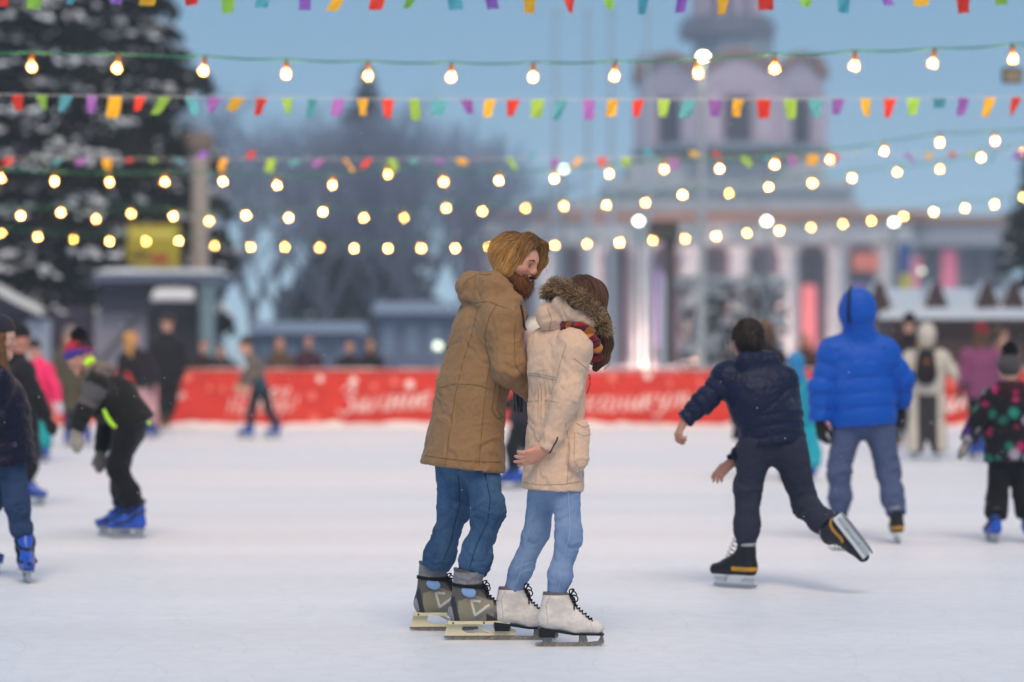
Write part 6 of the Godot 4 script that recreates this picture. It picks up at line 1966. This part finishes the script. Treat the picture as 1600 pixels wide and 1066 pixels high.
	th.ball(X * Transform3D(Basis.from_scale(Vector3(0.025, 0.0070, 0.009)), Vector3(0.004, -0.0520, 0.1005)), 12, 8, lin("e6d9c4"))
	part("teeth", th, mats.plastic, t)
	# hair
	var u := X.basis.x.normalized()
	var h := Field.new()
	h.cap(X * Vector3(0, 0.045, -0.036), X * Vector3(0, 0.046, 0.022), 0.100, 0.093, {"u": u, "s": 0.9, "k": 0.03})
	for k in [-1, 1]:
		h.cap(X * Vector3(k * 0.070, 0.05, 0.0), X * Vector3(k * 0.080, -0.042, 0.004), 0.038, 0.024, {"k": 0.03})
		h.cap(X * Vector3(k * 0.058, 0.03, -0.055), X * Vector3(k * 0.064, -0.050, -0.040), 0.052, 0.030, {"k": 0.03})
	h.cap(X * Vector3(0, 0.03, -0.080), X * Vector3(0, -0.050, -0.062), 0.066, 0.036, {"k": 0.03})
	h.cap(X * Vector3(0.02, -0.06, 0.15), X * Vector3(0.02, 0.03, 0.148), 0.092, 0.094, {"cut": true, "k": 0.012})
	h.cap(X * Vector3(0.012, 0.122, 0.056), X * Vector3(-0.045, 0.098, 0.098), 0.024, 0.025, {"k": 0.045})
	h.cap(X * Vector3(-0.045, 0.098, 0.098), X * Vector3(-0.080, 0.035, 0.092), 0.026, 0.026, {"k": 0.02})
	h.cap(X * Vector3(-0.080, 0.035, 0.092), X * Vector3(-0.086, -0.045, 0.066), 0.026, 0.017, {"k": 0.02})
	h.cap(X * Vector3(0.02, 0.122, 0.048), X * Vector3(0.064, 0.085, 0.048), 0.022, 0.022, {"k": 0.045})
	h.cap(X * Vector3(0.064, 0.085, 0.048), X * Vector3(0.081, 0.02, 0.022), 0.022, 0.022, {"k": 0.02})
	h.cap(X * Vector3(0.081, 0.02, 0.022), X * Vector3(0.086, -0.045, 0.012), 0.022, 0.014, {"k": 0.02})
	var hb := Mb.new()
	var Xi := X.affine_inverse()
	h.net(hb, 0.005, null, func(p, _n, _w):
		var l: Vector3 = Xi * p
		return 0.001 * sin(atan2(l.x, l.z) * 34.0 + 6.0 * noise.get_noise_3d(l.x * 8, l.y * 3, l.z * 8)), lin("6b4622"))
	var ho := part("hair", hb, mats.hair, t)
	var st := Mb.new()
	var up := X.basis.y.normalized()
	var bk := -X.basis.z.normalized()
	rs.seed = 12
	var flow := func(p, _n):
		var l: Vector3 = Xi * p
		var top := smoothstep(0.07, 0.14, l.y)
		return u * (signf(l.x - 0.015) * (0.9 * top + 0.1)) - up * (1.0 - 0.6 * top) + bk * (0.35 if l.z < 0.05 else 0.0)
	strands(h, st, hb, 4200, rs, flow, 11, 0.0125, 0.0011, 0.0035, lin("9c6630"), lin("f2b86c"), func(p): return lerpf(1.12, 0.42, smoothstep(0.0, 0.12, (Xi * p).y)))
	# a few strands loose round the outline
	for k in 160:
		var q := rs.randi() % hb.v.size()
		if (Xi * hb.v[q]).y < -0.02: continue
		var p0 := hb.v[q]
		var d: Vector3 = (flow.call(p0, hb.n[q]) + hb.n[q] * rs.randf_range(0.2, 0.7)).normalized()
		st.tube([p0, p0 + d * 0.03 + hb.n[q] * 0.003, p0 + d * 0.055], [0.0008, 0.0007, 0.0003], 3, lin("c79a55"), null, 1.0, false)
	part("strands", st, mats.hair, ho, true)
	# beard
	var b := Field.new()
	b.cap(X * Vector3(0, -0.080, 0.072), X * Vector3(0, -0.142, 0.078), 0.036, 0.018, {"k": 0.03})
	for k in [-1, 1]:
		b.cap(X * Vector3(k * 0.068, -0.01, 0.0), X * Vector3(k * 0.062, -0.06, 0.012), 0.014, 0.02, {"k": 0.02})
		b.cap(X * Vector3(k * 0.058, -0.055, 0.018), X * Vector3(k * 0.024, -0.104, 0.066), 0.022, 0.032, {"k": 0.03})
		b.cap(X * Vector3(k * 0.045, -0.066, 0.046), X * Vector3(k * 0.024, -0.09, 0.074), 0.013, 0.016, {"k": 0.02})
		b.cap(X * Vector3(k * 0.031, -0.048, 0.083), X * Vector3(k * 0.004, -0.0375, 0.1005), 0.0075, 0.0075, {"k": 0.008})
		b.cap(X * Vector3(k * 0.034, -0.048, 0.08), X * Vector3(k * 0.036, -0.072, 0.076), 0.009, 0.012, {"k": 0.01})
	b.cap(X * Vector3(0, -0.04, -0.01), X * Vector3(0, -0.10, 0.03), 0.055, 0.05, {"k": 0.03})
	b.cap(X * Vector3(-0.016, -0.0545, 0.103), X * Vector3(0.016, -0.0545, 0.103), 0.0185, 0.0185, {"cut": true, "k": 0.006})
	var bb := Mb.new()
	b.net(bb, 0.0042, null, func(p, _n, _w): return 0.002 * noise.get_noise_3d(p.x * 90, p.y * 40, p.z * 90), lin("6a3a1c"))
	var bo := part("beard", bb, mats.hair, t)
	var bs := Mb.new()
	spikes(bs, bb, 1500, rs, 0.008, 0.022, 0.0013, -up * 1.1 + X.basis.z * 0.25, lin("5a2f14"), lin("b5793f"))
	part("beard_strands", bs, mats.hair, bo, true)

func woman():
	var c := {"label": "woman in cream parka with a fur-trimmed hood, light jeans and white figure skates, facing away", "x": 866, "d": 11.3, "face": 122, "cell": 0.0072, "skin": "cc917c",
		"head": [917, 479, 0.0], "hs": 0.96, "yaw": 140, "pitch": -8, "neck": [897, 522, 0.0], "pelvis": [868, 730, 0.0], "hem": [863, 765, 0.0], "waist": [869, 627, 0.0], "crease": 0.22, "jacket_mat": "canvas", "pants_mat": "denim", "jacket": "dbb89d", "torso": [0.168, 0.156, 0.180], "sleeve": [0.073, 0.064, 0.047], "depth": 0.76, "collar": 0.0,
		"pants": "86a3cc", "pants_paint": func(p, _n, w): return lin("7593c0").lerp(lin("a8bfdf"), clampf(0.4 + 0.4 * noise.get_noise_3d(p.x * 5.0, p.y * 2.0, p.z * 5.0) - 0.3 * smoothstep(0.5, 0.9, w.y), 0.0, 1.0)), "leg": [0.078, 0.056, 0.043], "cuff": -0.06, "shoe": "figure", "s": 0.97,
		"arms": [[[897, 543, 0.12], [886, 620, 0.16], [856, 699, 0.15], {"kind": "bare", "curl": 0.42, "dir": Vector3(-0.86, -0.42, 0.05), "palm": Vector3(0.1, -0.45, -0.9), "thumb": Vector3(0.3, -0.8, -0.45), "cell": 0.003}],
			[[854, 540, -0.10], [880, 605, -0.25], [878, 640, -0.28], {"kind": "bare", "curl": 0.4}]],
		"legs": [[[882, 745, 0.04], [889, 838, 0.13], 876, 92, 0.13], [[851, 745, -0.06], [838, 832, -0.07], 806, 92, -0.12]]}
	c.jacket_extra = func(f, c2):
		f.cap(J(c2, [861, 494, -0.03]), J(c2, [908, 496, 0.07]), 0.070, 0.052, {"k": 0.02, "t": 4})
		f.cap(J(c2, [874, 472, 0.05]), J(c2, [922, 502, 0.11]), 0.030, 0.030, {"k": 0.045, "t": 5})
		f.cap(J(c2, [906, 672, 0.12]), J(c2, [903, 718, 0.145]), 0.050, 0.056, {"k": 0.008, "u": Vector3(0.45, 0, 0.9).normalized(), "s": 0.62, "t": 6})
	var yw: float = J(c.merged({"base": Vector3(at(866, 550, 11.3).x, 0, -11.3)}), [869, 625]).y
	c.jacket_move = func(p, n, w):
		var g := fold(p, 4.5, 0.006) + fold(p + Vector3(3, 1, 2), 12.0, 0.0018)
		if w.z > 2.5 and w.z < 3.5: g += creases(w.y, p, 48.0, 0.006) * smoothstep(0.08, 0.2, w.y)
		if w.z < 1.5:      # gathered at the drawstring
			var q: float = (p.y - yw) / 0.07
			g += exp(-q * q) * (-0.012 + 0.008 * sin(atan2(p.z, p.x) * 34.0 + 3.0 * noise.get_noise_3d(p.x * 9, 0, p.z * 9)))
		if w.z > 4.5 and w.z < 5.5: g += 0.001 * sin((p.x - p.y) * 130.0 + 4.0 * noise.get_noise_3d(p.x * 9, p.y * 9, p.z * 9))
		return g
	var t := make_person(c)
	var jf: Field = c.jf
	var sm := Mb.new()
	var br := lin("ae937c")
	for q in [[[826, 583], [845, 585], [868, 590]], [[826, 587], [845, 589], [867, 594]], [[884, 540], [877, 562], [870, 590], [862, 615]], [[826, 628], [845, 625], [862, 627], [874, 629]], [[896, 560], [905, 566], [920, 580]], [[818, 754], [845, 758], [880, 757], [910, 752]], [[884, 660], [890, 700], [886, 755]], [[901, 662], [912, 668], [924, 664]], [[901, 676], [912, 682], [925, 678]], [[898, 676], [897, 720], [905, 732], [920, 726]], [[855, 480], [862, 500], [858, 516]], [[846, 518], [866, 516], [890, 506]]]:
		seam(sm, jf, c, c.move, q, 0.0011, br, 0.0005)
	part("seams", sm, mats.cloth, t, true)
	var cf := Mb.new()
	seam(cf, jf, c, c.move, [[871, 683], [866, 696], [859, 708]], 0.004, lin("4a3d36"), 0.0)
	part("cuff_zip", cf, mats.lace, t)
	cf = Mb.new()
	seam(cf, jf, c, c.move, [[921, 585], [922, 600], [917, 617]], 0.003, lin("5b5148"), 0.001)
	part("cord", cf, mats.lace, t)
	var js := Mb.new()
	for q in [[[888, 770], [891, 830], [880, 880], [872, 928]], [[838, 790], [822, 850], [808, 915]]]:
		seam(js, c.tf, c, func(p, _n, w): return creases(w.y, p, 34.0, 0.007 * 0.97 * 0.22) * (1.0 if w.y > 0.25 else 0.4) + fold(p, 5.0, 0.006 * 0.97), q, 0.002, lin("a9bfdd"), 0.0)
	part("trouser_seam", js, mats.denim, t, true)
	# scarf
	var sf := Field.new()
	var sp := [[886, 511, 0.07], [905, 511, 0.125], [921, 522, 0.145], [931, 541, 0.115], [932, 558, 0.05]]
	for k in 4: sf.cap(J(c, sp[k]), J(c, sp[k + 1]), 0.025, 0.025, {"k": 0.02, "from": k * 0.075})
	sf.cap(J(c, sp[4]), J(c, [925, 560, -0.08]), 0.034, 0.034, {"k": 0.02})
	sf.cap(J(c, [886, 511, 0.07]), J(c, [878, 522, -0.06]), 0.03, 0.034, {"k": 0.02})
	var sb := Mb.new()
	sf.net(sb, 0.006, func(p, n, w):
		var a: float = fposmod(w.y * 10.0 + 0.1, 1.0)
		var b2: float = fposmod((p.y + p.z * 0.6) * 14.0, 1.0)
		var col := lin("6e1426")
		if a > 0.25 and a < 0.6: col = lin("c8791a")
		if b2 > 0.6: col = col.lerp(lin("2a1420"), 0.65)
		elif b2 < 0.2: col = col.lerp(lin("a01f22"), 0.6)
		return col
	, func(p, _n, w): return 0.004 * sin(p.y * 120.0 + 5.0 * noise.get_noise_3d(p.x * 9, p.y * 9, p.z * 9)))
	part("scarf", sb, mats.knit, t)
	# hair
	var X: Transform3D = c.X
	var Xi := X.affine_inverse()
	var u := X.basis.x.normalized()
	var h := Field.new()
	h.cap(X * Vector3(0, 0.050, -0.034), X * Vector3(0, 0.052, 0.022), 0.097, 0.088, {"u": u, "s": 0.9, "k": 0.03})
	h.cap(X * Vector3(0.02, 0.0, -0.06), X * Vector3(0.03, -0.08, -0.05), 0.07, 0.06, {"k": 0.04})
	h.cap(X * Vector3(0.05, 0.02, 0.0), J(c, [936, 512, 0.0]), 0.044, 0.04, {"k": 0.04})
	h.cap(X * Vector3(0, -0.03, 0.13), X * Vector3(0, 0.02, 0.13), 0.08, 0.08, {"cut": true, "k": 0.012})
	h.cap(J(c, [939, 505, 0.03]), J(c, [944, 538, 0.03]), 0.046, 0.040, {"k": 0.03})
	h.cap(J(c, [944, 538, 0.03]), J(c, [940, 560, 0.04]), 0.038, 0.028, {"k": 0.02})
	h.cap(J(c, [940, 560, 0.04]), J(c, [931, 575, 0.05]), 0.026, 0.014, {"k": 0.02})
	var hb := Mb.new()
	h.net(hb, 0.0055, null, func(p, _n, _w): return 0.0012 * sin(noise.get_noise_3d(p.x * 9.0, p.y * 2.0, p.z * 9.0) * 24.0), lin("452c18"))
	var ho := part("hair", hb, mats.hair, t)
	var st := Mb.new()
	var rs := RandomNumberGenerator.new(); rs.seed = 15
	strands(h, st, hb, 3400, rs, func(p, _n):
		var l: Vector3 = Xi * p
		return u * (signf(l.x) * smoothstep(0.06, 0.14, l.y)) + Vector3(0.12, -1.0, 0.0) + Vector3(0.25 * sin(p.y * 22.0), 0, 0.15 * cos(p.y * 20.0)), 11, 0.0125, 0.0011, 0.003, lin("2a190d"), lin("80573a"))
	for k in 26:
		var p0 := J(c, [946 + rs.randf() * 4, 525 + rs.randf() * 20, 0.03])
		st.tube([p0, p0 + Vector3(0.016, -0.03, 0), p0 + Vector3(0.014 * rs.randf(), -0.075, 0.01), p0 + Vector3(-0.012, -0.105, 0)], [0.0008, 0.0008, 0.0007, 0.0004], 3, lin("8a6038"), null, 1.0, false)
	part("strands", st, mats.hair, ho, true)
	# fur edge of the hood
	var ff := Field.new()
	var ring := [[857, 458, -0.05], [870, 446, 0.03], [888, 453, 0.095], [909, 469, 0.135], [930, 489, 0.13], [943, 512, 0.085], [943, 526, -0.02], [930, 486, -0.13], [890, 452, -0.13]]
	for k in ring.size(): ff.cap(J(c, ring[k]), J(c, ring[(k + 1) % ring.size()]), 0.023, 0.023, {"k": 0.03})
	var fb := Mb.new()
	ff.net(fb, 0.008, null, func(p, _n, _w): return 0.006 * noise.get_noise_3d(p.x * 30, p.y * 30, p.z * 30), lin("5e4429"))
	var fo := part("fur_trim", fb, mats.fur, t)
	var fs := Mb.new()
	spikes(fs, fb, 5200, rs, 0.012, 0.034, 0.0015, Vector3(-0.15, 0.25, 0.1), lin("735638"), lin("e6c498"))
	part("fur_hairs", fs, mats.fur, fo, true)
